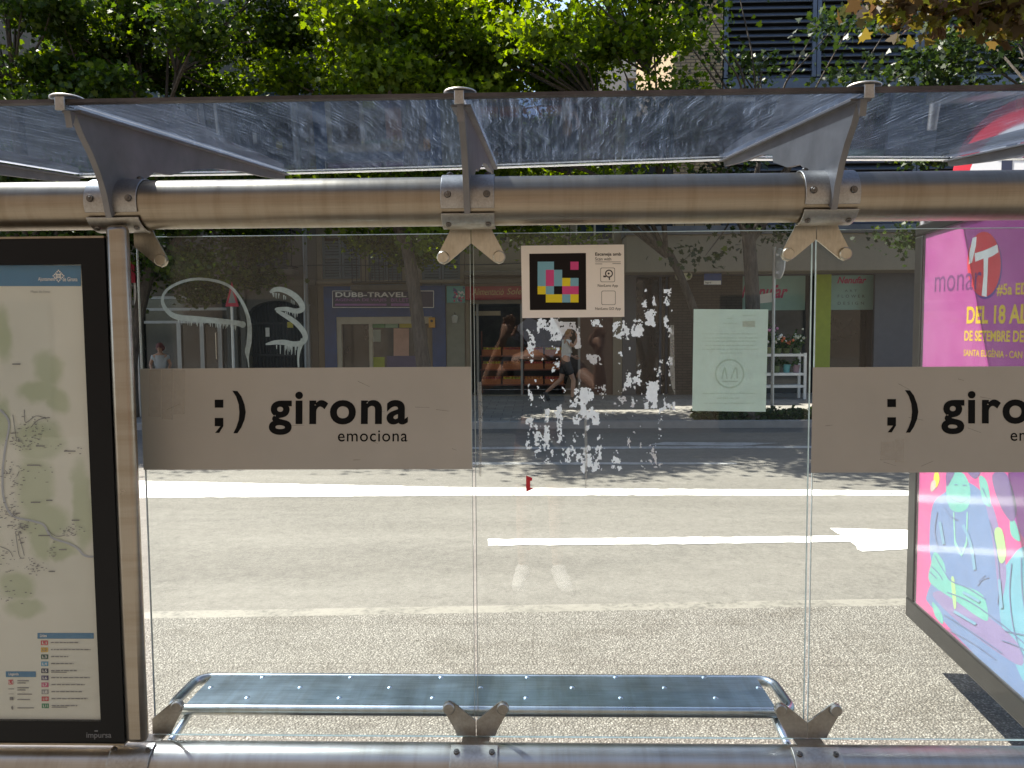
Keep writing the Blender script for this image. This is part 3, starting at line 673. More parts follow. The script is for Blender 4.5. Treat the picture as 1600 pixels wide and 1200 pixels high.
banner(224.5, 574.5, 737.5, 733.5, 'grey brown vinyl banner reading girona emociona in full, across the left pane', (224.5, 574.5), 1.0)
banner(1267, 572.5, 1800, 738, 'grey brown vinyl banner cut by the picture edge, across the right pane', (216, 573.5), 1.0)
# colour-code notice
nv = thing('code_sticker', 'pale sticker with a black square of coloured blocks, high on the middle pane', 'sticker', tuple(atY(895, 497, SF)))
M_stk = plain('pinkish white sticker paper', (.93, .87, .80), .45, 0, .02)
a = [atY(816, 497, SF), atY(975.5, 495, SF), atY(975, 382, SF), atY(814, 384, SF)]
mb = MB(); mb.prism(a, (0, -.0006, 0)); mb.build('backing', M_stk, nv, smooth=False)
Y = SF - .0012
mb = MB(); pY(mb, [(828, 484.5), (916, 484), (915.5, 395.3), (827, 396.5)], Y); mb.build('code_field', plain('printed black', (.012, .009, .009), .5, spec=.15), nv, smooth=False)
cell = {'b': (.2, .45, .57), 'm': (.68, .055, .24), 'y': (.85, .68, .012)}
x0_, y0_, dx, dy = 840, 408.8, 12.8, 12.75
grid = ['bb..m', 'bmb..', 'bmbyb', 'yb.mm', '.yyby']
for kx, col in cell.items():
    mt_ = plain('printed ' + {'b': 'blue', 'm': 'magenta', 'y': 'yellow'}[kx], col, .4, 0, .03)
    for j, rw in enumerate(grid):
        i = 0
        while i < 5:
            if rw[i] != kx: i += 1; continue
            i0 = i
            while i < 5 and rw[i] == kx: i += 1
            mb = MB(); qY(mb, x0_ + i0 * dx, y0_ + j * dy, x0_ + i * dx, y0_ + (j + 1) * dy, Y - .0006); mb.build('code_block', mt_, nv, smooth=False)
mb = MB(); ltY(mb, 'Escaneja amb', 930, 394.5, 970.5, 401, Y, offset=.02); ltY(mb, 'Scan with', 930, 402, 955, 407, Y)
qY(mb, 930, 408.9, 970, 409.5, Y); qY(mb, 930, 412, 941, 412.7, Y); qY(mb, 957, 411.6, 970, 412.3, Y)
ltY(mb, 'NaviLens App', 934, 444, 965.5, 449.5, Y); ltY(mb, 'NaviLens GO App', 930, 480, 970, 485.5, Y)
def roundbox(cx, cy, hw, hh, r, n=5):
    out = []
    for sx, sy, a0 in ((1, 1, 0), (-1, 1, 90), (-1, -1, 180), (1, -1, 270)):
        for k_ in range(n): a = R(a0 + 90 * k_ / (n - 1)); out.append((cx + sx * (hw - r) + r * math.cos(a), cy + sy * (hh - r) + r * math.sin(a)))
    return out
def outlineY(mb, pts, wd, Y):
    n = len(pts); c = (sum(p[0] for p in pts) / n, sum(p[1] for p in pts) / n); ins = [(p[0] + (c[0] - p[0]) * wd, p[1] + (c[1] - p[1]) * wd) for p in pts]
    vs = [atY(*p, Y) for p in pts] + [atY(*p, Y) for p in ins]; mb.add(vs, [(i, (i + 1) % n, n + (i + 1) % n, n + i) for i in range(n)])
outlineY(mb, roundbox(949.5, 429.5, 11.3, 11.2, 2.4), .05, Y); outlineY(mb, roundbox(950.8, 465.3, 11, 11, 2.4), .05, Y)
outlineY(mb, [(951.5 + 6.2 * math.cos(2 * math.pi * j / 24), 427.5 + 6.2 * math.sin(2 * math.pi * j / 24)) for j in range(24)], .28, Y)
pY(mb, [(951 + 1.6 * math.cos(2 * math.pi * j / 14), 427.3 + 1.6 * math.sin(2 * math.pi * j / 14)) for j in range(14)], Y)
pY(mb, [(950.8, 433), (953, 433), (953.2, 437.5), (951.6, 437.5)], Y); pY(mb, [(947.5, 431), (946.5, 433.4), (942.5, 433), (942.8, 430.5)], Y)
mb.build('lettering', plain('dark brown print', (.03, .022, .02), .5), nv, smooth=False)
# A4 notice facing the street
M_a4 = translucent('greenish white paper', (.74, .82, .76), .6, .7, .03, 30)
SB = GY + .0056
a4 = thing('paper_notice', 'pale green paper notice with faint text seen from its back', 'notice', tuple(atY(1139, 642, SB)))
mb = MB(); mb.prism([atY(1081.5, 642, SB), atY(1196.5, 643.5, SB), atY(1200.5, 483.5, SB), atY(1084, 483, SB)], (0, .0005, 0)); mb.build('sheet', M_a4, a4, smooth=False)
tx = MB(); Yq = SB - .0004
for y, xa, xb in ((492, 1160, 1180), (497, 1136, 1146), (504.5, 1130, 1152), (521, 1097, 1185), (527.5, 1097, 1185), (532.5, 1097, 1182), (539, 1102, 1182), (545, 1097, 1186), (551, 1126, 1160), (614, 1098, 1180), (621.5, 1120, 1155), (629.5, 1100, 1178)):
    x = xa
    while x < xb: ww = rr.uniform(3, 9); qY(tx, x, y, min(x + ww, xb), y + 1.2, Yq); x += ww + 1.3
outlineY(tx, [(1140 + 23 * math.cos(2 * math.pi * j / 40), 584 + 23 * math.sin(2 * math.pi * j / 40)) for j in range(40)], .1, Yq)
strokeY(tx, [(1128, 592), (1132, 574), (1136, 592)], [1] * 3, Yq); strokeY(tx, [(1142, 592), (1150, 574), (1152, 592)], [1] * 3, Yq); qY(tx, 1128, 595, 1153, 597, Yq)
tx.build('print', translucent('faint show-through print', (.68, .75, .68), .6), a4, smooth=False)
st = MB(); qY(st, 1160, 501.5, 1180, 511, Yq); st.build('stamp', translucent('faint pink stamp', (.74, .74, .68), .6), a4, smooth=False)
# painted graffiti strokes
M_graf = film('grey white etching paint', (.42, .48, .46), .8, .4)
Yg = SF - .0004
def drips(mb, pts, n, ln, seed):
    q = random.Random(seed)
    for _ in range(n):
        u = q.random() * (len(pts) - 1); i = int(u); u -= i; x = pts[i][0] * (1 - u) + pts[i + 1][0] * u; y = pts[i][1] * (1 - u) + pts[i + 1][1] * u
        l_ = q.uniform(.3, 1) * ln; wd = q.uniform(.5, 1.1); pY(mb, [(x - wd, y), (x + wd, y), (x + wd * .4, y + l_), (x - wd * .4, y + l_)], Yg - .0001 - q.random() * .0002)
gr = MB()
strokeY(gr, [(379, 507), (365, 504), (330, 500.5), (300, 498), (280, 496), (266, 490), (256, 478), (254, 465), (262, 452), (282, 441), (305, 436), (328, 437)], [4.4, 4, 4.4, 4.6, 4.4, 3.8, 2.8, 2.1, 2.1, 2.2, 2.1, 2.1], Yg)
strokeY(gr, [(326, 437), (345, 441), (362, 450), (376, 468), (386, 490), (390, 512), (389, 535), (386.5, 549), (387.5, 562), (389, 574)], [2.1, 2.2, 2.3, 2.4, 2.8, 3.4, 4.0, 3.8, 1.2, 1], Yg - .0003)
gr.ball(atY(379, 507, Yg), .0096, 12, 6, (1, .05, 1))
drips(gr, [(278, 500), (330, 504), (368, 509)], 40, 8, 5)
gr_o = gr.build('graffiti_loop', M_graf, smooth=False); tag(gr_o, 'grey painted loop shaped graffiti stroke on the left pane', 'graffiti')
gr = MB()
strokeY(gr, [(422, 457), (428, 453), (437, 452), (448, 455), (460, 462), (470, 473), (472, 483), (462, 486), (448, 483), (433, 483), (431, 485)], [1.6, 3.4, 4, 4.3, 4.6, 4.6, 4.2, 4, 3.6, 2.6, 1.3], Yg)
strokeY(gr, [(432, 485), (440, 490), (452, 497), (464, 506), (474, 518), (477, 528), (471, 536), (458, 537.5), (444, 535), (430, 535), (420, 537), (415, 538)], [2, 3, 3.8, 4.1, 4.1, 4.1, 4.2, 4.2, 4.2, 3.4, 2.2, 1], Yg - .0003)
strokeY(gr, [(474, 530), (468, 545), (466, 560), (466.5, 574)], [4, 2.8, 1.5, 1.4], Yg - .0006)
drips(gr, [(425, 457), (440, 459), (462, 472)], 14, 9, 8); drips(gr, [(446, 487), (472, 488)], 8, 12, 9); drips(gr, [(432, 539), (468, 541)], 18, 16, 10)
gr_o = gr.build('graffiti_figure', M_graf, smooth=False); tag(gr_o, 'grey painted zigzag graffiti with drips, shaped like a figure three', 'graffiti')
# remains of a torn-off poster: ragged flecks cut out of a noise field, denser where the photograph shows them
M_resid = translucent('torn white paper residue', (.9, .9, .88), .7, .8, .08, 90)
rgn = np.random.default_rng(12); GX, GYs, ST = 240, 292, 1.0; OX, OYp = 815, 450
W_ = int(GX / ST); H_ = int(GYs / ST)
def vnoise(cw, ch):
    nx, ny = int(W_ / cw) + 3, int(H_ / ch) + 3; a = rgn.random((ny, nx)); xs = np.arange(W_) / cw; ys = np.arange(H_) / ch
    x0, y0 = xs.astype(int), ys.astype(int); fx_, fy_ = xs - x0, ys - y0; fx_ = fx_ * fx_ * (3 - 2 * fx_); fy_ = fy_ * fy_ * (3 - 2 * fy_)
    A = a[np.ix_(y0, x0)] * (1 - fx_) + a[np.ix_(y0, x0 + 1)] * fx_; B_ = a[np.ix_(y0 + 1, x0)] * (1 - fx_) + a[np.ix_(y0 + 1, x0 + 1)] * fx_
    return A * (1 - fy_)[:, None] + B_ * fy_[:, None]
nf = vnoise(8, 13) * .42 + vnoise(3.6, 5) * .33 + vnoise(1.7, 2.2) * .25
dens = np.zeros((H_, W_)); yy, xx = np.mgrid[0:H_, 0:W_]; yy = yy * ST + OYp; xx = xx * ST + OX
for x0, y0, x1, y1, k_ in ((822, 512, 836, 568, .62), (838, 497, 874, 522, .55), (850, 500, 906, 534, .52), (868, 508, 892, 532, .6), (880, 528, 908, 546, .6), (842, 540, 850, 572, .5), (862, 540, 876, 580, .52), (836, 570, 846, 590, .4), (920, 497, 950, 513, .48),
    (954, 500, 982, 530, .58), (986, 497, 1006, 526, .52), (1000, 450, 1024, 482, .44), (1006, 480, 1024, 510, .46), (1034, 450, 1048, 478, .5), (1036, 482, 1052, 534, .5), (916, 552, 940, 570, .56), (972, 576, 1002, 612, .4), (1006, 594, 1028, 640, .55), (1034, 608, 1042, 634, .5), (1020, 628, 1054, 642, .44),
    (964, 618, 992, 636, .46), (896, 604, 928, 658, .52), (904, 618, 918, 650, .62), (822, 598, 833, 642, .5), (820, 650, 848, 708, .43), (848, 636, 859, 704, .5), (867, 630, 879, 694, .55), (893, 636, 906, 692, .5), (846, 698, 942, 726, .42), (904, 694, 940, 738, .5), (952, 714, 972, 734, .5), (998, 688, 1028, 732, .45),
    (923, 642, 936, 666, .5), (1008, 556, 1052, 592, .32), (925, 598, 948, 614, .42), (960, 540, 1000, 575, .3), (830, 590, 1050, 640, .27), (830, 640, 1040, 730, .25)):
    e = np.minimum(np.minimum(xx - x0, x1 - xx), np.minimum(yy - y0, y1 - yy)); dens = np.maximum(dens, k_ * np.clip(.55 + e / 7, 0, 1))
ell = lambda cx, cy, a, b: ((xx - cx) / a) ** 2 + ((yy - cy) / b) ** 2 < 1
dens[ell(891, 528, 11, 15) | ell(888, 556, 12, 22) | ell(890, 590, 16, 20)] *= .25
on = nf < dens * np.where(yy > 590, 1.04, .97)
fk = MB(); q = random.Random(3)
for j in range(H_):
    i = 0
    while i < W_:
        if on[j, i]:
            i0 = i
            while i < W_ and on[j, i]: i += 1
            xa, xb, ya, yb_ = OX + i0 * ST + q.uniform(-.3, .3), OX + i * ST + q.uniform(-.3, .3), OYp + j * ST, OYp + (j + 1) * ST
            qY(fk, xa, ya, xb, yb_, SF - .0003)
        else: i += 1
fo = fk.build('poster_residue', M_resid, smooth=False); fo['kind'] = 'stuff'
tag(fo, 'white flecks of a torn off poster scattered over the middle pane', 'paper residue')
mb = MB(); pY(mb, [(822, 769), (822, 743), (831.5, 746.5), (831.5, 751), (828.5, 751.5), (828.5, 762), (834, 763)], SF - .0004)
tag(mb.build('sticker_scrap', plain('red sticker scrap', (.6, .012, .03), .4), smooth=False), 'small torn scrap of red sticker low on the middle pane', 'sticker scrap')
M_tape = film('yellowed tape', (.5, .48, .42), .45, .4)
for pts, lab in (([(746, 598), (752, 596), (754, 640), (752, 745), (748, 743), (748, 660)], 'long yellowed tape strip along the left edge of the middle pane'),
                 ([(913, 650), (917, 648), (918, 720), (916, 772), (914, 770)], 'thin yellowed tape strip hanging below the residue in mid pane'),
                 ([(1047, 508), (1053, 508), (1055, 618), (1050, 606), (1047, 590)], 'short brownish tape strip beside the dark shop door on the middle pane')):
    mb = MB(); pY(mb, pts, SF - .0011); tag(mb.build('tape_strip', M_tape, smooth=False), lab, 'tape', 'tape strips left on the glass')
# ================================================================== advertising panel at the right
AP = atY(1414, 957, 3.66); AP.z = 0
adir = Vector((-.105, -1, 0)).normalized()   # from the far edge towards the viewer
anrm = Vector((-1, .105, 0)).normalized()    # printed face looks left
def aP(px, py, lift=.0):
    p = atP(px, py, AP, anrm); return p + anrm * lift
def aS(s, z, lift=0.): return AP + adir * s + Vector((0, 0, z)) + anrm * lift
AL, AT = 1.32, .16
zb = aP(1414, 961).z; zp0 = aP(1426, 941).z; zp1 = aP(1441, 367).z; sp0 = (aP(1434, 640) - AP).dot(adir)
panel = thing('advert_panel', 'free standing magenta festival advert panel in a dark frame beside the bench', 'advert panel', tuple(AP + adir * AL / 2))
M_pframe = plain('dark grey panel frame', (.022, .022, .022), .3, .3, .2, 8)
def slab(mb, s0, s1, z0, z1, d0, d1): mb.prism([aS(s0, z0, d0), aS(s1, z0, d0), aS(s1, z1, d0), aS(s0, z1, d0)], anrm * (d1 - d0))
mb = MB(); sp1 = AL - .045
slab(mb, 0, AL, zb, zp0, 0, -AT); slab(mb, 0, AL, zp1, zp1 + .05, 0, -AT); slab(mb, 0, sp0, zp0, zp1, 0, -AT); slab(mb, sp1, AL, zp0, zp1, 0, -AT)
slab(mb, sp0, sp1, zp0, zp1, -.02, -AT)
mb.build('panel_frame', M_pframe, panel, smooth=False, bevel=.008)
for s in (AL - .22,):
    mb = MB(); slab(mb, s - .05, s + .05, .0, zb, -.03, -AT + .03); slab(mb, s - .09, s + .09, 0.0, .014, -.005, -AT + .005); mb.build('leg', M_pframe, panel, smooth=False)
mb = MB(); p0 = aS(-.018, 0, -.05); mb.tube([Vector((p0.x, p0.y, zp1 - .2)), Vector((p0.x, p0.y, zp1 + .16))], [.03, .02], 14); mb.build('corner_post', M_clamp, panel)
M_mag = plain('printed magenta', (.36, .075, .26), .35, 0, .06); M_pnk = plain('printed hot pink', (.58, .07, .27), .35, 0, .05)
mb = MB(); mb.prism([aS(sp0, zp0, -.016), aS(sp1, zp0, -.016), aS(sp1, zp1, -.016), aS(sp0, zp1, -.016)], anrm * .002)
post_ = mb.build('poster', M_mag, panel, smooth=False)
def apoly(mb, pts, lift): return mb.sheet([aP(x, y, lift) for x, y in pts])
def ablob(pts, k=4):
    out = []; n = len(pts)
    for i in range(n):
        p0, p1, p2, p3 = [Vector(pts[(i + j - 1) % n]) for j in range(4)]
        for u in range(k):
            t = u / k; out.append(tuple(.5 * ((2 * p1) + (p2 - p0) * t + (2 * p0 - 5 * p1 + 4 * p2 - p3) * t * t + (3 * p1 - p0 - 3 * p2 + p3) * t ** 3)))
    return out
def pcol(n, c): return plain('printed ' + n, c, .38, 0, .1, 7)
lay = [-.0138]
def art(name, col, polys, smooth=True):
    mb = MB()
    for p in polys:
        lay[0] += .00007; apoly(mb, ablob(p) if smooth else p, lay[0])
    return mb.build(name, pcol(*col), post_, smooth=False)
art('poster_print', ('pink field', (.58, .07, .27)), [[(1434, 600), (1700, 560), (1700, 900), (1474, 984), (1425, 941)]], False)
blue, teal, violet, cyan, dviolet = ('soft blue', (.12, .21, .42)), ('mint', (.12, .42, .38)), ('violet', (.22, .18, .38)), ('cyan', (.12, .36, .48)), ('dark violet', (.13, .085, .24))
art('poster_print', blue, [[(1452, 790), (1470, 770), (1500, 752), (1530, 770), (1546, 800), (1552, 850), (1570, 905), (1590, 960), (1640, 1010), (1640, 1120), (1560, 1062), (1500, 1005), (1448, 945), (1443, 930), (1452, 900), (1447, 850)]])
art('poster_print', cyan, [[(1558, 900), (1575, 870), (1590, 855), (1620, 850), (1650, 900), (1660, 1000), (1650, 1100), (1600, 1075), (1570, 1010), (1556, 960)]])
art('poster_print', violet, [[(1530, 770), (1545, 790), (1560, 850), (1566, 900), (1556, 940), (1548, 870), (1540, 815)], [(1452, 930), (1475, 925), (1520, 950), (1580, 1000), (1590, 1040), (1540, 1010), (1490, 970)]])
art('poster_print', ('purple shirt', (.36, .06, .36)), [[(1568, 742), (1600, 738), (1650, 750), (1650, 860), (1604, 850), (1580, 820), (1570, 790)]])
art('poster_print', teal, [[(1474, 752), (1484, 738), (1500, 740), (1510, 762), (1508, 790), (1495, 800), (1480, 795), (1474, 775)], [(1456, 862), (1470, 880), (1476, 905), (1500, 915), (1530, 930), (1538, 968), (1520, 962), (1490, 940), (1460, 920), (1446, 905), (1450, 880)], [(1524, 745), (1536, 752), (1542, 790), (1530, 782)], [(1452, 940), (1466, 958), (1468, 975), (1456, 962)], [(1572, 812), (1580, 815), (1588, 845), (1574, 836)]])
art('poster_print', dviolet, [[(1545, 742), (1566, 740), (1582, 790), (1576, 815), (1562, 800), (1550, 772)], [(1474, 738), (1486, 738), (1480, 752), (1474, 760)], [(1506, 736), (1526, 736), (1518, 748)]])
art('poster_print', ('olive line', (.35, .55, .25)), [[(1481, 905), (1486, 905), (1489, 945), (1485, 948)], [(1548, 830), (1560, 828), (1566, 868), (1556, 878)]])
art('poster_print', ('necklace', (.2, .5, .42)), [[(1484, 800), (1486, 800), (1488, 845), (1497, 866), (1504, 845), (1505, 800), (1507, 800), (1506, 850), (1497, 870), (1486, 850)]], False)
art('poster_print', ('yellow bird', (.75, .6, .04)), [[(1456, 738), (1461, 738), (1463, 750), (1458, 762), (1454, 752)]])
art('poster_print', ('grey bird wing', (.5, .45, .4)), [[(1450, 755), (1456, 750), (1457, 762), (1450, 768)]])
def astroke(mb, pts, w_):
    lay[0] += .00007; Lf, Rt_ = ribbon(pts, [w_] * len(pts)); n = len(Lf); mb.add([aP(p.x, p.y, lay[0]) for p in Lf] + [aP(p.x, p.y, lay[0]) for p in Rt_], [(i, i + 1, n + i + 1, n + i) for i in range(n - 1)])
ln_ = MB()
for pts in ([(1478, 775), (1486, 782), (1500, 784), (1508, 778)], [(1486, 757), (1491, 757)], [(1499, 758), (1505, 758)], [(1456, 868), (1470, 892), (1482, 908), (1506, 918), (1534, 936)], [(1450, 884), (1462, 896), (1468, 906)], [(1448, 893), (1459, 904)], [(1475, 925), (1510, 940), (1560, 975), (1600, 1010)], [(1540, 812), (1550, 850), (1556, 900), (1553, 945)], [(1522, 915), (1530, 905), (1540, 902)], [(1524, 908), (1534, 898)], [(1470, 960), (1510, 985), (1560, 1020)], [(1480, 985), (1520, 1008), (1550, 1030)], [(1575, 880), (1572, 930), (1580, 990), (1600, 1040)], [(1590, 870), (1592, 930), (1604, 1000)], [(1460, 800), (1456, 830), (1462, 860)], [(1470, 790), (1480, 806), (1492, 812)], [(1560, 1000), (1590, 1012), (1610, 1030)], [(1564, 985), (1596, 992)], [(1530, 762), (1536, 776), (1541, 788)]):
    astroke(ln_, pts, .75)
ln_.build('poster_linework', pcol('line violet', (.11, .17, .34)), post_, smooth=False)
hi = MB()
for pts in ([(1500, 820), (1512, 850), (1518, 890)], [(1464, 815), (1470, 850)], [(1598, 880), (1606, 940), (1612, 1000)], [(1486, 955), (1520, 975)], [(1500, 925), (1526, 940)], [(1556, 905), (1560, 950)]):
    astroke(hi, pts, 2.2)
hi.build('poster_linework', pcol('pale cyan', (.15, .32, .47)), post_, smooth=False)
def m_pglass():
    m, t, p, o = nt('dusty panel cover glass'); tp = N(t, 'BsdfTransparent'); gl = N(t, 'BsdfGlossy'); gl.inputs['Roughness'].default_value = .06
    m1 = N(t, 'MixShader'); L(t, fresnel(t, .05), m1.inputs[0]); L(t, tp.outputs[0], m1.inputs[1]); L(t, gl.outputs[0], m1.inputs[2])
    df = N(t, 'BsdfDiffuse'); df.inputs[0].default_value = (.75, .77, .78, 1); m2 = N(t, 'MixShader'); L(t, ramp(t, noise(t, coords(t), 3, 6, .65), [(.3, (.004, .004, .004)), (.7, (.03, .03, .03))]), m2.inputs[0]); L(t, m1.outputs[0], m2.inputs[1]); L(t, df.outputs[0], m2.inputs[2]); L(t, m2.outputs[0], o.inputs[0]); return m
mb = MB(); mb.prism([aS(sp0 + .001, zp0 + .001, -.008), aS(sp1 - .001, zp0 + .001, -.008), aS(sp1 - .001, zp1 - .001, -.008), aS(sp0 + .001, zp1 - .001, -.008)], anrm * .003); mb.build('cover_glass', m_pglass(), panel, smooth=False)
# emblem and lettering
lay[0] = -.01385
art('poster_emblem', ('dark rim', (.1, .05, .2)), [[(1533 + 26.5 * math.cos(2 * math.pi * j / 32), 415.5 + 52 * math.sin(2 * math.pi * j / 32)) for j in range(32)]], False)
art('poster_emblem', ('emblem red', (.55, .04, .05)), [[(1531.5 + 26 * math.cos(2 * math.pi * j / 32), 413 + 51 * math.sin(2 * math.pi * j / 32)) for j in range(32)]], False)
art('poster_emblem', ('chalk white', (.72, .72, .68)), [[(1514, 372), (1520, 370), (1519, 384), (1513, 410), (1508, 413), (1509, 395)], [(1517, 396), (1530, 392), (1540, 388), (1552, 382), (1554, 394), (1545, 400), (1538, 403), (1537, 430), (1535.5, 464), (1528, 462), (1531, 430), (1531, 404), (1518, 409)]], False)
lay[0] += .0001
def atext(mb, body, x0, yb0, x1, yb1, h, **k):
    """baseline from (x0,yb0) to (x1,yb1); h = height in pixels at the left end"""
    a, b, c = aP(x0, yb0, lay[0]), aP(x1, yb1, lay[0]), aP(x0, yb0 - h, lay[0]); return letters(mb, body, a, b - a, Vector((0, 0, (c - a).z)), **k)
tmb = MB(); atext(tmb, 'monar', 1455, 457, 1527, 452, 24); tmb.build('poster_lettering', pcol('dark purple', (.14, .03, .14)), post_, smooth=False)
tmb = MB()
atext(tmb, '#5a ED', 1551, 463, 1600, 462, 19, offset=.02); atext(tmb, 'DEL 18 AL', 1504.5, 506, 1599, 506, 27, offset=.03)
atext(tmb, 'DE SETEMBRE DE', 1501, 532.5, 1593, 535, 16, offset=.03); atext(tmb, 'SANTA EUGÈNIA - CAN G', 1500, 556, 1601, 561, 12.5, offset=.02)
tmb.build('poster_lettering', pcol('ochre yellow', (.62, .42, .03)), post_, smooth=False)
# ================================================================== round stop sign at the far right
RY = 4.25; rc_ = atY(1612, 265, RY); rn = Vector((-.74, -.67, 0)).normalized()
rs = thing('round_stop_sign', 'round red and white sign on a pole beyond the magenta panel', 'sign', (rc_.x, rc_.y, 0))
rr_ = 112 * RY / 1200; ra = Vector((0, 0, 1)).cross(rn).normalized() * -1
if ra.x < 0: ra = -ra
def rS(u, v, lift): return rc_ + ra * (u * rr_) + Vector((0, 0, v * rr_)) + rn * lift
M_sred, M_swhite, M_sblue = plain('sign red', (.62, .012, .03), .35, 0, .05), plain('sign white', (.8, .8, .8), .35, 0, .03), plain('sign navy', (.02, .025, .06), .35)
mb = MB(); mb.disc(rc_ - rn * .03, rn, rr_, .03, 48, .04); mb.build('sign_disc', M_sred, rs)
mb = MB(); mb.sheet([rS(.80 * math.cos(2 * math.pi * j / 48) + .02, .74 * math.sin(2 * math.pi * j / 48) - .06, .002) for j in range(48)]); mb.build('sign_field', M_swhite, rs, smooth=False)
mb = MB()
for poly in ([(-.36, -.6), (-.23, -.6), (-.23, .2), (-.36, .2)], [(.12, .1), (.2, .1), (.2, .3), (-.42, .3), (-.42, .2)]): mb.sheet([rS(u, v, .004) for u, v in poly])
mb.build('sign_letter', M_sblue, rs, smooth=False)
mb = MB()
for poly in ([(-.22, -.6), (-.08, -.6), (.16, .18), (.02, .18)], [(.36, -.6), (.5, -.6), (.24, .18), (.1, .18)], [(-.02, -.3), (.3, -.3), (.26, -.16), (.02, -.16)]): mb.sheet([rS(u, v, .0055) for u, v in poly])
mb.build('sign_letter', M_sred, rs, smooth=False)
mb = MB(); mb.tube([(rc_.x, rc_.y, 0), (rc_.x, rc_.y, rc_.z)] , .035, 14); mb.v = [(v[0] - rn.x * .066, v[1] - rn.y * .066, v[2]) for v in mb.v]; mb.build('pole', M_clamp, rs)
# ================================================================== buildings across the street
def facade(mb, x0, x1, z0, z1, Y, holes, depth=.3, thick=8., mi=0):
    """front wall with window and door openings (and their reveals), sides and top"""
    X = sorted({x0, x1} | {h[0] for h in holes} | {h[1] for h in holes}); Z = sorted({z0, z1} | {h[2] for h in holes} | {h[3] for h in holes})
    X = [x for x in X if x0 <= x <= x1]; Z = [z for z in Z if z0 <= z <= z1]
    for a, b in zip(X, X[1:]):
        for c, d in zip(Z, Z[1:]):
            mx, mz = (a + b) / 2, (c + d) / 2
            if any(h[0] < mx < h[1] and h[2] < mz < h[3] for h in holes): continue
            mb.sheet([(a, Y, c), (b, Y, c), (b, Y, d), (a, Y, d)], mi)
    for a, b, c, d in holes:
        y = Y + depth
        mb.sheet([(a, Y, c), (a, y, c), (a, y, d), (a, Y, d)], mi); mb.sheet([(b, Y, c), (b, y, c), (b, y, d), (b, Y, d)], mi)
        mb.sheet([(a, Y, d), (b, Y, d), (b, y, d), (a, y, d)], mi)
        if c > z0: mb.sheet([(a, Y, c), (b, Y, c), (b, y, c), (a, y, c)], mi)
    mb.sheet([(x0, Y, z0), (x0, Y + thick, z0), (x0, Y + thick, z1), (x0, Y, z1)], mi); mb.sheet([(x1, Y, z0), (x1, Y + thick, z0), (x1, Y + thick, z1), (x1, Y, z1)], mi)
    mb.sheet([(x0, Y, z1), (x1, Y, z1), (x1, Y + thick, z1), (x0, Y + thick, z1)], mi)
    return mb
def window(parent, h, Y, M_frame, M_p, depth=.18, mull=1, bars=1, name='window', fw=.05):
    a, b, c, d = h; y = Y + depth; f = MB()
    f.box(a, a + fw, y - .05, y, c, d); f.box(b - fw, b, y - .05, y, c, d); f.box(a + fw, b - fw, y - .05, y, d - fw, d); f.box(a + fw, b - fw, y - .05, y, c, c + fw)
    for i in range(mull): x = a + (b - a) * (i + 1) / (mull + 1); f.box(x - fw / 2, x + fw / 2, y - .05, y, c + fw, d - fw)
    for i in range(bars): z = c + (d - c) * (i + 1) / (bars + 1); f.box(a + fw, b - fw, y - .045, y - .005, z - .02, z + .02)
    o = f.build(name, M_frame, parent, smooth=False)
    p = MB(); p.sheet([(a, y - .02, c), (b, y - .02, c), (b, y - .02, d), (a, y - .02, d)]); p.build('pane', M_p, o, smooth=False)
    return o
def shutters(parent, h, Y, M, depth=.1):
    a, b, c, d = h; m = MB(); y = Y + depth; xm = (a + b) / 2
    for p, q in ((a, xm - .01), (xm + .01, b)):
        m.box(p, p + .06, y - .03, y + .01, c, d); m.box(q - .06, q, y - .03, y + .01, c, d); m.box(p + .06, q - .06, y - .03, y + .01, d - .07, d); m.box(p + .06, q - .06, y - .03, y + .01, c, c + .07); m.box(p + .06, q - .06, y - .03, y + .01, (c + d) / 2 - .03, (c + d) / 2 + .03)
        n = int((d - c - .2) / .07)
        for i in range(n):
            z = c + .09 + i * .07
            m.add([(p + .06, y - .02, z), (q - .06, y - .02, z), (q - .06, y + .01, z + .06), (p + .06, y + .01, z + .06)], [(0, 1, 2, 3)])
    o = m.build('shutter', M, parent, smooth=False)
    k = MB(); k.sheet([(a, Y + .16, c), (b, Y + .16, c), (b, Y + .16, d), (a, Y + .16, d)]); k.build('backing', M_dark, o, smooth=False); return o
def balcony(parent, x0, x1, z, Y, out=.55):
    s = MB(); s.box(x0, x1, Y - out, Y - .002, z - .14, z); b = s.build('balcony', M_stone, parent, smooth=False, bevel=.02)
    r = MB(); r.box(x0 + .03, x1 - .03, Y - out + .03, Y - out + .06, z + .95, z + 1.0); r.box(x0 + .03, x1 - .03, Y - out + .03, Y - out + .06, z + .06, z + .09)
    n = int((x1 - x0) / .12)
    for i in range(n + 1): x = x0 + .045 + (x1 - x0 - .09) * i / n; r.box(x - .009, x + .009, Y - out + .036, Y - out + .054, z + .09, z + .95)
    for x in (x0 + .03, x1 - .06): r.box(x, x + .03, Y - out + .06, Y - .002, z + .95, z + 1.0); r.box(x, x + .03, Y - out + .06, Y - .002, z + .06, z + .09)
    r.build('railing', M_iron, b, smooth=False); return b
M_stone = m_stucco('grey sandstone', (.12, .106, .086)); M_beige = m_stucco('beige render', (.205, .17, .124)); M_ochre = m_stucco('pale ochre render', (.225, .188, .138)); M_far = m_stucco('pale beige render', (.55, .46, .36), .2)  # M_far is the pale beige of the house behind
M_shut = plain('blue grey shutter paint', (.10, .135, .16), .6); M_shutd = plain('dark green shutter paint', (.035, .05, .045), .6)
M_alu = plain('grey aluminium frame', (.24, .245, .245), .4, .5)
M_bluep = plain('cobalt blue shopfront paint', (.008, .05, .17), .5, 0, .25, 3); M_navy = plain('navy sign panel', (.03, .032, .07), .4)
def R_(x0, y0, x1, y1, Y=FY): return rect(x0, y0, x1, y1, Y)
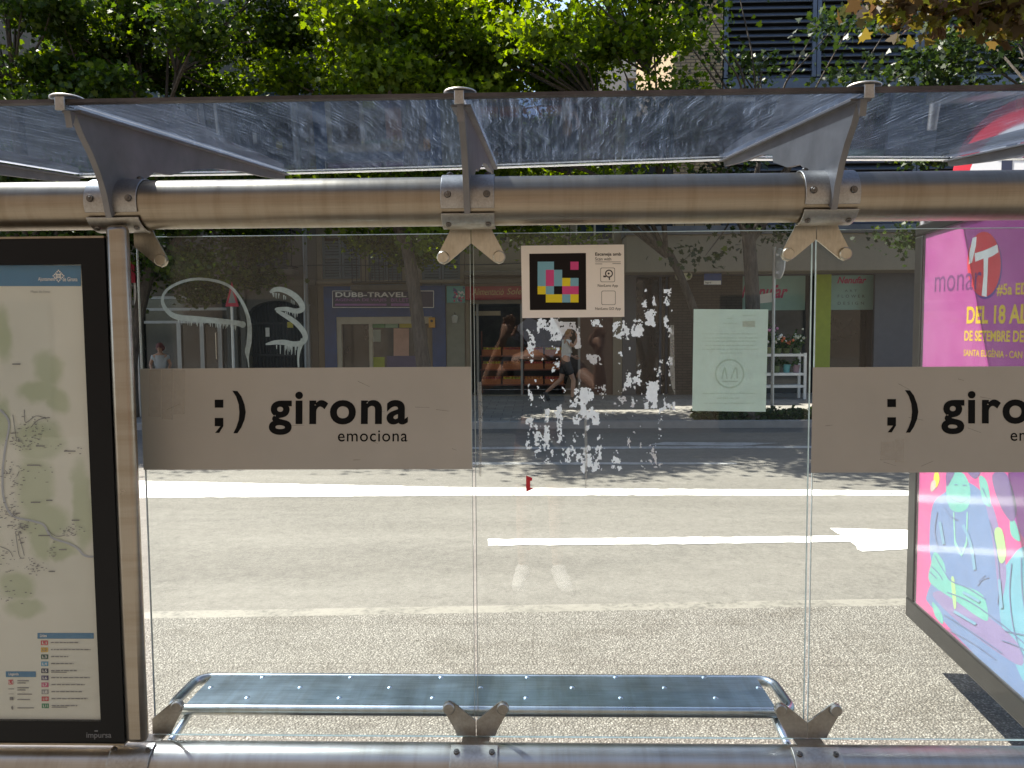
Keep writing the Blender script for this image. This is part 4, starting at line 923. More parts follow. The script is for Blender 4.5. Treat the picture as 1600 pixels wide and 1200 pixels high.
def fx(px, Y=FY): return atY(px, 523, Y).x
def fz(py, px=800, Y=FY): return atY(px, py, Y).z
# ---- stone building on the left with the dark shopfront and arched gate
A0, A1 = -24., fx(497); Az = 11.2
bA = thing('stone_house', 'grey stone house with dark shop windows and an arched gate, at the left', 'house', (A0 + 8, FY, 0))
shopA = (fx(222), fx(356), 0.02, fz(462, 290)); gate = (fx(388), fx(479), .02, fz(470, 430))
up = []
for zc in (4.35, 7.2):
    for px in (-60, 110, 258, 420): up.append((fx(px) - .55, fx(px) + .55, zc - 1.05, zc + .95))
mb = MB(); facade(mb, A0, A1, 0, Az, FY, [shopA, gate] + up, .35); mb.build('wall', M_stone, bA, smooth=False)
for i, h in enumerate(up):
    (shutters if i % 4 in (1, 3) else lambda p, h, Y, M: window(p, h, Y, M_cream, M_pane))(bA, h, FY, M_shutd)
    if i in (2, 3): balcony(bA, h[0] - .3, h[1] + .3, h[2], FY)
mb = MB(); z = fz(448, 300); mb.box(A0, A1 - .01, FY - .14, FY - .002, z, z + .16); mb.build('string_course', M_stone, bA, smooth=False, bevel=.02); mb = MB(); mb.box(A0, A1 - .01, FY - .3, FY - .002, Az - .25, Az + .02); mb.build('cornice', M_stone, bA, smooth=False, bevel=.03)
# shopfront: fascia bands, mullions, door
a, b, c, d = shopA; f = MB(); y = FY + .1
for py in (464.5, 483, 503): z = fz(py, 290); f.box(a, b, y - .06, y, z - .035, z + .035)
for px in (278, 314, 342): x = fx(px); f.box(x - .055, x + .055, y - .055, y - .002, c, fz(505, 290))
f.box(a, b, y - .05, y, c, c + .35)
sf = f.build('shop_window', M_alu, bA, smooth=False)
p = MB(); p.sheet([(a, y + .01, c), (b, y + .01, c), (b, y + .01, d), (a, y + .01, d)]); p.build('pane', m_glassy('dark shop glass', (.022, .027, .03), .05), sf, smooth=False)
hd = MB(); x = fx(337); hd.tube([(x, y - .06, 1.0), (x, y - .09, 1.02), (x, y - .09, 1.7), (x, y - .06, 1.72)], .015, 8); hd.build('handle', M_steelz, sf)
pil = MB()
for p0, p1 in ((357, 364), (365, 373), (378, 386), (480, 486)): pil.box(fx(p0), fx(p1), FY - .09, FY - .002, .0, fz(452, 370))
pil.build('pilaster', M_stone, bA, smooth=False, bevel=.01)
# arched gate: stone arch ring and iron bars
gx0, gx1, gz0, gz1 = gate; cx, hw = (gx0 + gx1) / 2, (gx1 - gx0) / 2; ar = MB(); n = 18; rise = .42
for i in range(n):
    t0, t1 = math.pi * i / n, math.pi * (i + 1) / n
    pt = lambda t, k: (cx - math.cos(t) * (hw + k), gz1 - .42 + math.sin(t) * (rise + k))
    q0, q1, q2, q3 = pt(t0, 0), pt(t1, 0), pt(t1, .3), pt(t0, .3)
    ar.prism([(q[0], FY - .05, q[1]) for q in (q0, q1, q2, q3)], (0, .046, 0))
for i in range(n):          # spandrel infill above the arch line
    t0, t1 = math.pi * i / n, math.pi * (i + 1) / n
    a_, b_ = (cx - math.cos(t0) * hw, gz1 - .42 + math.sin(t0) * rise), (cx - math.cos(t1) * hw, gz1 - .42 + math.sin(t1) * rise)
    ar.prism([(a_[0], FY + .003, a_[1]), (b_[0], FY + .003, b_[1]), (b_[0], FY + .003, gz1 + .01), (a_[0], FY + .003, gz1 + .01)], (0, .2, 0))
ar.build('gate_arch', M_stone, bA, smooth=False)
gt = MB()
for i in range(17): x = gx0 + (gx1 - gx0) * (i + .5) / 17; gt.box(x - .012, x + .012, FY + .2, FY + .225, .03, gz1)
for z in (.25, 1.1, 1.95): gt.box(gx0, gx1, FY + .19, FY + .235, z - .03, z + .03)
gt.build('gate', M_iron, bA, smooth=False)
gb = MB(); gb.sheet([(gx0 - .05, FY + .34, 0), (gx1 + .05, FY + .34, 0), (gx1 + .05, FY + .34, gz1 + .1), (gx0 - .05, FY + .34, gz1 + .1)]); gb.build('gate_backing', M_dark, bA, smooth=False)
cards = MB(); x0, x1, z0, z1 = R_(449, 503, 458, 512, FY + .18); cards.box(x0, x1, FY + .175, FY + .19, z0, z1); cards.build('gate_notice', plain('yellow notice', (.5, .42, .03), .5), bA, smooth=False)
cards = MB(); x0, x1, z0, z1 = R_(415, 512, 421, 526, FY + .18); cards.box(x0, x1, FY + .175, FY + .19, z0, z1); cards.build('gate_notice', M_white, bA, smooth=False)
dp = MB(); x = fx(482.5); dp.tube([(x, FY - .16, 0), (x, FY - .16, fz(474))], .085, 14); dp.tube([(x, FY - .16, fz(474)), (x, FY - .16, Az)], .055, 14); dp.tube([(x, FY - .16, fz(476)), (x, FY - .16, fz(473))], .1, 14)
dp.build('drainpipe', plain('grey zinc pipe', (.2, .21, .22), .4, .5), bA)
# ---- beige house with the blue travel shop
B0, B1 = A1 + .012, fx(727); Bz = 9.0
bB = thing('beige_house', 'beige rendered house with the blue painted travel shop at street level', 'house', ((B0 + B1) / 2, FY, 0))
door = (fx(528), fx(668), .02, fz(506, 600)); w1 = R_(575, 366, 628, 438); w1 = (w1[0], w1[1], w1[2] - .15, w1[3]); ups = [w1, (fx(690) - .5, fx(690) + .5, w1[2], w1[3]), (fx(535) - .5, fx(535) + .5, w1[2] + .2, w1[3]), (w1[0], w1[1], 6.0, 8.0), (fx(690) - .5, fx(690) + .5, 6., 8.), (fx(535) - .5, fx(535) + .5, 6.2, 8.)]
mb = MB(); facade(mb, B0, B1, 0, Bz, FY, [door] + ups, .3); mb.build('wall', M_beige, bB, smooth=False)
for i, h in enumerate(ups): shutters(bB, h, FY, M_shut)
balcony(bB, w1[0] - .35, w1[1] + .35, w1[2], FY); balcony(bB, w1[0] - .35, w1[1] + .35, 6.0, FY)
mb = MB(); mb.box(B0, B1, FY - .35, FY - .002, Bz - .2, Bz + .04); mb.build('cornice', M_beige, bB, smooth=False, bevel=.03); mb = MB(); z = fz(444, 600); mb.box(B0, B1, FY - .12, FY - .002, z, z + .1); mb.build('string_course', M_beige, bB, smooth=False, bevel=.03)
mb = MB(); zt = fz(447, 600)
mb.box(fx(508), fx(527), FY - .07, FY - .002, 0, zt - .001); mb.box(fx(676), fx(697), FY - .07, FY - .002, 0, zt - .001); mb.box(fx(527) + .001, fx(676) - .001, FY - .07, FY - .002, fz(495, 600), zt - .002)
mb.build('shopfront', M_bluep, bB, smooth=False)
mb = MB(); mb.box(fx(698), fx(726), FY - .05, FY - .002, 0, fz(472, 710)); mb.build('pilaster', plain('grey green plinth', (.2, .21, .17), .8, bmp=.2), bB, smooth=False)
mb = MB(); y = FY - .03
zl = fz(506, 600); mb.box(fx(527), fx(676), y - .02, y + .06, zl, fz(495, 600) - .002); mb.box(fx(527), fx(534), y - .02, y + .06, 0, zl - .001); mb.box(fx(577), fx(582), y - .01, y + .06, 0, zl - .001)
df_ = mb.build('door_frame', M_cream, bB, smooth=False)
mb = MB(); mb.sheet([(fx(534), FY + .1, .02), (fx(577), FY + .1, .02), (fx(577), FY + .1, zl), (fx(534), FY + .1, zl)]); mb.box(fx(548), fx(550), FY + .06, FY + .09, 0, zl); mb.build('door', m_glassy('dark door glass', (.018, .02, .022)), bB, smooth=False)
mb = MB(); mb.sheet([(fx(582), FY + .08, .02), (fx(676), FY + .08, .02), (fx(676), FY + .08, zl), (fx(582), FY + .08, zl)]); sw = mb.build('shop_window', m_glassy('travel shop glass', (.05, .055, .06)), bB, smooth=False)
def notice(rects, mat):
    m = MB()
    for q4 in rects: m.sheet([atY(q4[0], q4[3], FY + .07), atY(q4[2], q4[3], FY + .07), atY(q4[2], q4[1], FY + .07), atY(q4[0], q4[1], FY + .07)])
    m.build('window_poster', mat, sw, smooth=False)
notice([(581, 502, 601, 512)], plain('green poster', (.12, .3, .14), .6)); notice([(602, 502, 622, 512)], plain('mint poster', (.25, .38, .26), .6)); notice([(624, 502, 646, 512)], plain('yellow poster', (.45, .38, .05), .6))
notice([(583, 515, 595, 534)], plain('grey flyer', (.35, .38, .34), .6)); notice([(582, 558, 601, 576)], plain('lime flyer', (.35, .4, .05), .6)); notice([(615, 513, 639, 556)], plain('faded pink poster', (.5, .3, .24), .6)); notice([(604, 556, 655, 580)], plain('violet banner', (.09, .08, .16), .6))
# its sign
sg = thing('travel_shop_sign', 'navy shop sign with white DUBB-TRAVEL lettering on the blue shopfront', 'shop sign', (fx(590), FY - .1, 0))
mb = MB(); q4 = R_(519, 454, 678, 481, FY - .09); mb.box(q4[0], q4[1], FY - .1, FY - .072, q4[2], q4[3]); mb.build('sign_board', M_navy, sg, smooth=False)
mb = MB(); fr4 = [(519.6, 480.4), (519.6, 454.6), (677.5, 454.6), (677.5, 480.4)]
for p_, q_ in zip(fr4, fr4[1:] + fr4[:1]): strokeY(mb, [p_, q_], [.5, .5], FY - .102)
ltY(mb, 'DUBB-TRAVEL', 524, 456.5, 635, 464.3, FY - .103, offset=.03, spacing=1.05); mb.build('lettering', M_white, sg, smooth=False)
mb = MB(); ltY(mb, 'AGENCIA DE VIAJES', 523.5, 466.3, 604, 472, FY - .103, offset=.02); ltY(mb, 'BILLETES', 611, 466, 648, 471.5, FY - .103, offset=.01); qY(mb, 523.5, 474.5, 604, 477.5, FY - .103); qY(mb, 611, 474, 650, 478, FY - .103)
mb.build('lettering', plain('sign violet', (.3, .13, .36), .5), sg, smooth=False)
ab = thing('alarm_box', 'small orange alarm box on the right blue pillar of the travel shop', 'alarm box', tuple(atY(675, 512, FY - .1)))
mb = MB(); q4 = R_(670, 496, 680, 512, FY - .1); mb.box(q4[0], q4[1], FY - .15, FY - .072, q4[2], q4[3]); mb.build('casing', plain('orange plastic', (.55, .26, .02), .4), ab, smooth=False, bevel=.015)
mb = MB(); c_ = atY(674.5, 501.5, FY - .15); mb.disc(c_, (0, -1, 0), .035, .006, 16); mb.build('emblem', M_iron, ab)
# ---- grocery house
C0, C1 = B1 + .012, fx(972); Cz = 7.0
bC = thing('grocery_house', 'low ochre house above the grocery with the red sign', 'house', ((C0 + C1) / 2, FY, 0))
shop = (fx(736), fx(958), .02, fz(474, 850)); upc = [(fx(p_) - .5, fx(p_) + .5, 4.0, 6.0) for p_ in (765, 850, 930)]
mb = MB(); facade(mb, C0, C1, 0, Cz, FY, [shop] + upc, .3, thick=8); mb.build('wall', M_ochre, bC, smooth=False)
for h in upc: window(bC, h, FY, M_cream, M_pane2)
mb = MB()
for z0, z1, o_ in ((fz(443, 800), fz(436, 800), .28), (fz(432, 800), fz(425, 800), .4)): mb = MB(); mb.box(C0, C1, FY - o_, FY - .002, z0, z1); mb.build('string_course', M_stone, bC, smooth=False, bevel=.02)
mb = MB(); mb.box(C0, C1, FY - .3, FY - .002, Cz - .2, Cz + .05); mb.build('cornice', M_stone, bC, smooth=False, bevel=.02)
inn = MB(); a, b, c, d = shop; yb = FY + 2.2
inn.sheet([(a, FY + .3, c), (a, yb, c), (a, yb, d), (a, FY + .3, d)]); inn.sheet([(b, FY + .3, c), (b, yb, c), (b, yb, d), (b, FY + .3, d)]); inn.sheet([(a, yb, c), (b, yb, c), (b, yb, d), (a, yb, d)]); inn.sheet([(a, FY + .3, d), (b, FY + .3, d), (b, yb, d), (a, yb, d)]); inn.sheet([(a, FY, .01), (b, FY, .01), (b, yb, .01), (a, yb, .01)])
inn.build('shop_interior', plain('dim shop interior', (.05, .045, .04), .8, 0, .5, 3), bC, smooth=False)
mb = MB()
for px in (746, 815, 905): x = fx(px); mb.box(x - .03, x + .03, FY + .05, FY + .1, .02, d)
mb.build('shop_frame', M_alu, bC, smooth=False)
dr = MB(); dr.box(fx(905) + .03, fx(958), FY + .06, FY + .1, .02, d); dr.build('door', plain('reddish brown wooden door', (.07, .03, .022), .5), bC, smooth=False)
sg = thing('grocery_sign', 'red shop sign with gold Alimentació lettering over the grocery', 'shop sign', (fx(790), FY - .1, 0))
mb = MB(); q4 = R_(727, 447, 905, 468, FY - .1); mb.box(q4[0], q4[1], FY - .12, FY - .004, q4[2], q4[3]); mb.build('sign_board', plain('sign dark red', (.26, .018, .02), .45, 0, .2), sg, smooth=False)
mb = MB(); ltY(mb, 'Alimentació', 738, 450.5, 787, 461, FY - .124, shear=.25); ltY(mb, 'Sole', 792, 450.5, 815, 460, FY - .124, shear=.25); mb.build('lettering', plain('gold sign print', (.5, .38, .17), .5), sg, smooth=False)
pc = thing('picture_sign', 'small teal picture board with coloured flowers, left of the red grocery sign', 'picture board', (fx(712), FY - .1, 0))
mb = MB(); q4 = R_(698, 447, 726.5, 473, FY - .1); mb.box(q4[0], q4[1], FY - .12, FY - .054, q4[2], q4[3]); mb.build('board', plain('teal print', (.1, .28, .26), .5), pc, smooth=False)
q = random.Random(5)
for nm, col in (('flower_print', (.4, .05, .12)), ('flower_print', (.55, .5, .5)), ('flower_print', (.07, .06, .2))):
    mb = MB()
    for _ in range(9): x, y = q.uniform(709, 725), q.uniform(449, 471); pY(mb, [(x + q.uniform(1, 2.6) * math.cos(2 * math.pi * j / 8), y + q.uniform(1, 2.6) * math.sin(2 * math.pi * j / 8)) for j in range(8)], FY - .1215 - q.random() * .003)
    mb.build(nm, plain('print', col, .5), pc, smooth=False)
# fruit displays inside the grocery
M_crate = plain('orange brown crate wood', (.42, .13, .04), .7, 0, .25, 20)
fruitc = [('oranges', (.6, .2, .02)), ('lemons', (.6, .48, .03)), ('apples', (.35, .04, .03)), ('tomatoes', (.5, .05, .02))]
def crate(px, py, kind, lab):
    p0 = atY(px, py, FY + .45); t = thing('fruit_crate', lab, 'crate', tuple(p0), 'fruit crates in the grocery front'); w_, dd, h = .5, .34, .17
    m = MB(); x, y, z = p0; m.box(x - w_ / 2, x + w_ / 2, y, y + .015, z, z + h); m.box(x - w_ / 2, x + w_ / 2, y + dd - .015, y + dd, z, z + h + .06); m.box(x - w_ / 2, x - w_ / 2 + .015, y + .016, y + dd - .016, z, z + h); m.box(x + w_ / 2 - .015, x + w_ / 2, y + .016, y + dd - .016, z, z + h); m.box(x - w_ / 2 + .016, x + w_ / 2 - .016, y + .016, y + dd - .016, z, z + .02)
    m.build('box', M_crate, t, smooth=False); fm = MB(); q2 = random.Random(int(px))
    for i in range(6):
        for j in range(4): fm.ball((x - w_ / 2 + .055 + i * .078, y + .055 + j * .075, z + h - .01 + q2.uniform(-.01, .03)), .04, 8, 5)
    fm.build('fruit', plain(kind[0], kind[1], .4), t)
rack = thing('fruit_rack', 'dark tiered rack carrying the orange fruit crates inside the grocery', 'rack', (fx(820), FY + .4, 0))
mb = MB()
for z in (fz(556), fz(578), fz(602)): mb.box(fx(748), fx(884), FY + .43, FY + .86, z - .035, z - .002)
for px in (749, 816, 882): x = fx(px); mb.box(x - .02, x + .02, FY + .865, FY + .9, .011, 1.7)
mb.build('shelf', plain('reddish shelf board', (.2, .06, .035), .6), rack, smooth=False)
k_ = 0; names = ['oranges', 'lemons', 'apples', 'tomatoes']; ordn = ['first', 'second', 'third', 'fourth']
for r_, py in enumerate((556, 578, 602)):
    for c_, px in enumerate((768, 800, 834, 866)):
        kd = fruitc[(k_ * 3 + r_) % 4] if not (r_ == 0 and c_ == 0) else fruitc[1]
        crate(px, py, kd, f"{'top middle bottom'.split()[r_]} shelf crate of {kd[0]}, {ordn[c_]} from the left in the grocery"); k_ += 1
cb = thing('shelf_light', 'pale lit price strip hanging at the back of the grocery', 'shelf sign', tuple(atY(765, 490, FY + 1)))
mb = MB(); q4 = R_(742, 486, 782, 493, FY + .9); mb.box(q4[0], q4[1], FY + .9, FY + .93, q4[2], q4[3]); mb.build('strip', plain('pale cream board', (.6, .5, .33), .6), cb, smooth=False)
# ---- modern building with louvres, fascia canopy and flower shop
D0, D1 = C1 + .012, 19.; Dz = 12.5; DY = FY + .0
bD = thing('louvred_building', 'dark building with blue grey louvres over a beige canopy, at the right', 'building', ((D0 + D1) / 2, DY, 0))
zc0, zc1 = fz(430, 1000), fz(372, 1200)
M_louv = plain('blue grey louvre metal', (.10, .115, .145), .5, .3, .15, 5); M_tan = m_bricky('tan clinker brick', (.42, .3, .16), (.34, .235, .125), (.12, .09, .06), .25, .085, .012)
M_fasc = m_stucco('beige canopy render', (.225, .198, .152), .18)
opn = (D0 + .35, D1 - .4, .0, zc0 - .02)
mb = MB(); facade(mb, D0, D1, 0, zc1 + .3, DY, [opn], .5); mb.build('wall', m_stucco('dark grey render', (.09, .09, .1)), bD, smooth=False)
mb = MB(); mb.box(D0, fx(1050), DY + .0, DY + 7, zc1 + .31, fz(205, 1000)); mb.build('wall', M_dark, bD, smooth=False)
mb = MB(); mb.box(fx(1050) + .005, fx(1124), DY - .03, DY + 7, zc1 + .31, Dz); mb.build('brick_pier', M_tan, bD, smooth=False)
mb = MB(); mb.box(fx(1124) + .005, D1, DY + .25, DY + 7, zc1 + .31, Dz); mb.build('wall', M_dark, bD, smooth=False)
def louvre(x0, x1, z0, z1):
    m = MB(); z = z0
    m.box(x0, x0 + .1, DY - .02, DY + .2, z0, z1); m.box(x1 - .1, x1, DY - .02, DY + .2, z0, z1)
    while z < z1 - .12:
        m.prism([(x0 + .101, DY + .16, z + .13), (x1 - .101, DY + .16, z + .13), (x1 - .101, DY, z), (x0 + .101, DY, z)], (0, .012, -.02)); z += .17
    m.build('louvre', M_louv, bD, smooth=False)
edges = [1126, 1268, 1425, 1600, 1800, 2000]
for e0, e1 in zip(edges, edges[1:]): louvre(fx(e0) + .01, fx(e1) - .01, fz(120, 1270), Dz); louvre(fx(e0) + .01, fx(e1) - .01, zc1 + .35, fz(160, 1270))
mb = MB(); mb.box(fx(1126), D1, DY - .02, DY + .22, fz(158, 1270), fz(122, 1270)); mb.build('spandrel', plain('blue grey panel', (.1, .12, .15), .5, .2), bD, smooth=False)
mb = MB(); mb.box(D0 - .02, D1, DY - .9, DY - .002, zc0, zc1); mb.build('canopy', M_fasc, bD, smooth=False, bevel=.02)
mb = MB(); mb.box(D0 - .04, D1, DY - .95, DY - .002, zc1 + .002, zc1 + .2); mb.box(D0 - .04, D1, DY - .98, DY - .952, zc1 + .04, zc1 + .08); mb.build('gutter', plain('blue grey zinc gutter', (.15, .17, .2), .4, .5, .2), bD, smooth=False)
# ground floor of the modern building
yb = DY + .48; z1 = zc0 - .02
def bay(p0, p1, mat, name, y=yb, zt=z1, zb_=.0): m = MB(); m.box(fx(p0), fx(p1), y, y + .1, zb_, zt); return m.build(name, mat, bD, smooth=False)
bay(972, 994, plain('olive painted pier', (.085, .085, .05), .6), 'pier', DY + .1)
sd_ = bay(996, 1046, m_glassy('black shop glass', (.012, .013, .016), .05), 'shop_window')
bay(1047, 1162, m_bricky('dark brown brick', (.085, .07, .055), (.07, .057, .045), (.05, .042, .035), .25, .07, .01), 'brick_bay', DY + .15)
fw_ = bay(1163, 1272, m_glassy('flower shop glass', (.05, .06, .065), .05), 'shop_window')
bay(1273.5, 1298, plain('lime green pillar paint', (.26, .33, .012), .5, 0, .1), 'pillar', DY + .02)
bay(1299, 1366, m_glassy('dark doorway glass', (.012, .013, .014), .06), 'door')
bay(1367, 1440, plain('slate grey pier', (.065, .075, .095), .6), 'pier', DY + .05); bay(1441, 1700, M_dark, 'shop_window')
mb = MB()
for px in (1036, 1046): x = fx(px); mb.box(x - .03, x + .03, yb - .06, yb - .002, 0, z1)
mb.build('window_frame', plain('blue window frame', (.03, .06, .12), .5), bD, smooth=False)
mb = MB(); mb.sheet([(D0, DY + .62, 0), (D1, DY + .62, 0), (D1, DY + .62, zc1 + .3), (D0, DY + .62, zc1 + .3)]); mb.build('back_wall', M_dark, bD, smooth=False)
M_teal = plain('pale teal sign print', (.25, .4, .36), .5, 0, .06); M_rose = plain('raspberry lettering', (.42, .02, .1), .5)
s1 = thing('flower_shop_sign', 'pale teal sign with raspberry script in the flower shop window', 'shop sign', (fx(1210), yb - .05, 0))
mb = MB(); q4 = R_(1125, 428, 1258, 485, yb - .04); mb.box(q4[0], q4[1], yb - .05, yb - .03, q4[2], min(q4[3], z1)); mb.build('sign_board', M_teal, s1, smooth=False)
mb = MB(); ltY(mb, 'Nenufar', 1158, 445, 1231, 466, yb - .052, offset=.03, shear=.35); mb.build('lettering', M_rose, s1, smooth=False)
mb = MB(); pY(mb, [(1178, 462), (1206, 457), (1206, 472), (1178, 475)], yb - .0535); mb.build('label', M_white, s1, smooth=False)
s2 = thing('door_sign', 'pale teal sign lettered art flower design above the dark doorway', 'shop sign', (fx(1330), yb - .05, 0))
mb = MB(); q4 = R_(1297, 426, 1365, 484, yb - .04); mb.box(q4[0] + .02, q4[1], yb - .05, yb - .03, q4[2], min(q4[3], z1)); mb.build('sign_board', M_teal, s2, smooth=False)
mb = MB(); ltY(mb, 'Nenufar', 1308, 432, 1354, 443, yb - .052, offset=.03, shear=.35); mb.build('lettering', M_rose, s2, smooth=False)
mb = MB(); ltY(mb, 'ART', 1320, 452.5, 1339, 456, yb - .052, spacing=1.8); ltY(mb, 'FLOWER', 1309, 460.5, 1351, 465, yb - .052, spacing=1.8); ltY(mb, 'DESIGN', 1309, 471.5, 1350, 476, yb - .052, spacing=1.8); mb.build('lettering', plain('slate lettering', (.05, .06, .07), .5), s2, smooth=False)
pb = thing('parking_sign', 'small blue and white sign hanging under the canopy by the brown brick', 'sign', tuple(atY(1113, 444, DY - .4)))
mb = MB(); q4 = R_(1100, 427, 1127, 445, DY - .4); mb.box(q4[0], q4[1], DY - .42, DY - .4, q4[2], zc0 - .003); mb.build('board', plain('sign blue', (.02, .06, .22), .4), pb, smooth=False)
mb = MB(); qY(mb, 1100, 438.5, 1126.5, 444.5, DY - .4215); mb.build('strip', M_white, pb, smooth=False)
mb = MB(); ltY(mb, 'Isgrd', 1102, 440, 1111, 443.5, DY - .4235, offset=.01); mb.build('lettering', M_iron, pb, smooth=False)
lb = thing('lamp_bowl', 'cream half round lamp hung under the beige canopy', 'lamp', tuple(atY(1068, 435, DY - .4)))
mb = MB(); c_ = atY(1068, 428, DY - .4); mb.tube([(c_.x, c_.y, zc0 - .002), (c_.x, c_.y, zc0 - .09), (c_.x, c_.y, zc0 - .15), (c_.x, c_.y, zc0 - .18)], [.215, .215, .17, .06], 22); mb.build('bowl', plain('cream lamp glass', (.5, .48, .36), .4), lb)
# ---- pale house behind, seen in the gap between the crowns
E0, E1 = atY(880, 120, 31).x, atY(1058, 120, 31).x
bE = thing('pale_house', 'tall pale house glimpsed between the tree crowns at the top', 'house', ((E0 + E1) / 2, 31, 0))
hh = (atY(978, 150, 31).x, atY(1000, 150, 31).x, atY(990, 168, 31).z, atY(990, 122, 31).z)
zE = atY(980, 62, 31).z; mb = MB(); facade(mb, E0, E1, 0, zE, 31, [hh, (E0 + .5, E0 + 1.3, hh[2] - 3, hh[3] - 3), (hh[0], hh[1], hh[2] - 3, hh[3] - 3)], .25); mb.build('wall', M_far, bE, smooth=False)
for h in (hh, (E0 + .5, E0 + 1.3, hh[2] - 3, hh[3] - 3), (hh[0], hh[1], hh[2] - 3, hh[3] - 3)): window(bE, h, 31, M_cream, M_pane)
mb = MB(); mb.box(E0 - .2, E1 + .2, 30.5, 39, zE, zE + .18); mb.build('roof', plain('terracotta roof edge', (.3, .16, .1), .8), bE, smooth=False)
# ---- unseen brown facade, added behind the viewer to shape reflections and warm bounce
bF = thing('unseen_facade', 'unseen brown rendered building added behind the viewer for reflections and fill', 'building', (0, -8, 0))
holes = [(x, x + 1.3, z, z + 2.1) for x in (-13, -9, -5, -1, 3, 7, 11) for z in (.1, 4., 7.2)]
mb = MB(); facade(mb, -22, 22, 0, 15, -8, [], .3, thick=-6); mb.build('wall', m_stucco('brown render', (.2, .155, .115)), bF, smooth=False)
for h in holes:
    f = MB(); a, b, c, d = h; f.box(a, b, -7.998, -7.95, c, d); f.build('window', M_pane, bF, smooth=False)

cb_ = MB(); zc_ = fz(441, 600) + .16
pts = [(A0 + 6 + i * .9, FY - .16, zc_ + .3 - .05 * abs(math.sin(i * 1.1))) for i in range(int((C1 - A0 - 6) / .9) + 1)]; cb_.tube(pts, .013, 6)
tag(cb_.build('facade_cable', plain('black cable', (.015, .015, .015), .6)), 'black cable sagging along the house fronts above the shop signs', 'cable')
wl = thing('wall_lamp', 'small black bracket lamp on the pilaster between the blue shop and the grocery', 'lamp', tuple(atY(711, 500, FY - .1)))
c_ = atY(711, 492, FY - .12); m_ = MB(); m_.tube([(c_.x, FY - .052, c_.z), (c_.x, FY - .2, c_.z + .05), (c_.x, FY - .2, c_.z)], .012, 8); m_.build('arm', M_iron, wl)
m_ = MB(); m_.tube([(c_.x, FY - .2, c_.z), (c_.x, FY - .2, c_.z - .04), (c_.x, FY - .2, c_.z - .2)], [.02, .085, .06], 14); m_.build('lantern', plain('frosted lamp glass', (.4, .4, .36), .4), wl)
# ================================================================== trees
M_leafA = m_leaf('bright maple leaf', [(0, (.035, .068, .007)), (.45, (.08, .135, .012)), (1, (.15, .21, .02))], .6)
M_leafB = m_leaf('dark maple leaf', [(0, (.02, .045, .008)), (.6, (.045, .082, .012)), (1, (.10, .145, .018))], .5)  # darker leaf copy for the left crowns, shade put into its colour
M_leafD = m_leaf('shaded maple leaf', [(0, (.010, .022, .006)), (.6, (.022, .042, .010)), (.93, (.035, .06, .012)), (1, (.09, .13, .015))], .3)  # darkest leaf copy, shade of the right-hand crowns put into its colour
M_leafC = m_leaf('yellowing maple leaf', [(0, (.06, .038, .022)), (.45, (.085, .06, .022)), (.75, (.11, .105, .02)), (1, (.12, .145, .02))], .5)
LEAF = np.array([(0, -.5), (.14, -.32), (.46, -.36), (.36, -.1), (.52, .12), (.25, .14), (.2, .3), (0, .55), (-.2, .3), (-.25, .14), (-.52, .12), (-.36, -.1), (-.46, -.36), (-.14, -.32)])
def leaf_mesh(name, centres, size, rng, mat, droop=.55):
    n = len(centres); nl = len(LEAF)
    nr = rng.normal(size=(n, 3)) * .75; nr[:, 2] += droop * 1.3; nr /= np.linalg.norm(nr, axis=1)[:, None]
    a = rng.normal(size=(n, 3)); u = np.cross(nr, a); u /= np.linalg.norm(u, axis=1)[:, None] + 1e-9; v = np.cross(nr, u)
    s = size * rng.uniform(.65, 1.25, n)
    P = centres[:, None, :] + s[:, None, None] * (LEAF[None, :, 0, None] * u[:, None, :] + LEAF[None, :, 1, None] * v[:, None, :] - .35 * np.abs(LEAF[None, :, 0, None]) * nr[:, None, :])
    me = bpy.data.meshes.new(name); me.vertices.add(n * nl); me.vertices.foreach_set('co', P.reshape(-1).astype(np.float32))
    me.loops.add(n * nl); me.loops.foreach_set('vertex_index', np.arange(n * nl, dtype=np.int32))
    me.polygons.add(n); me.polygons.foreach_set('loop_start', np.arange(0, n * nl, nl, dtype=np.int32))
    me.update(calc_edges=True); me.materials.append(mat); return me
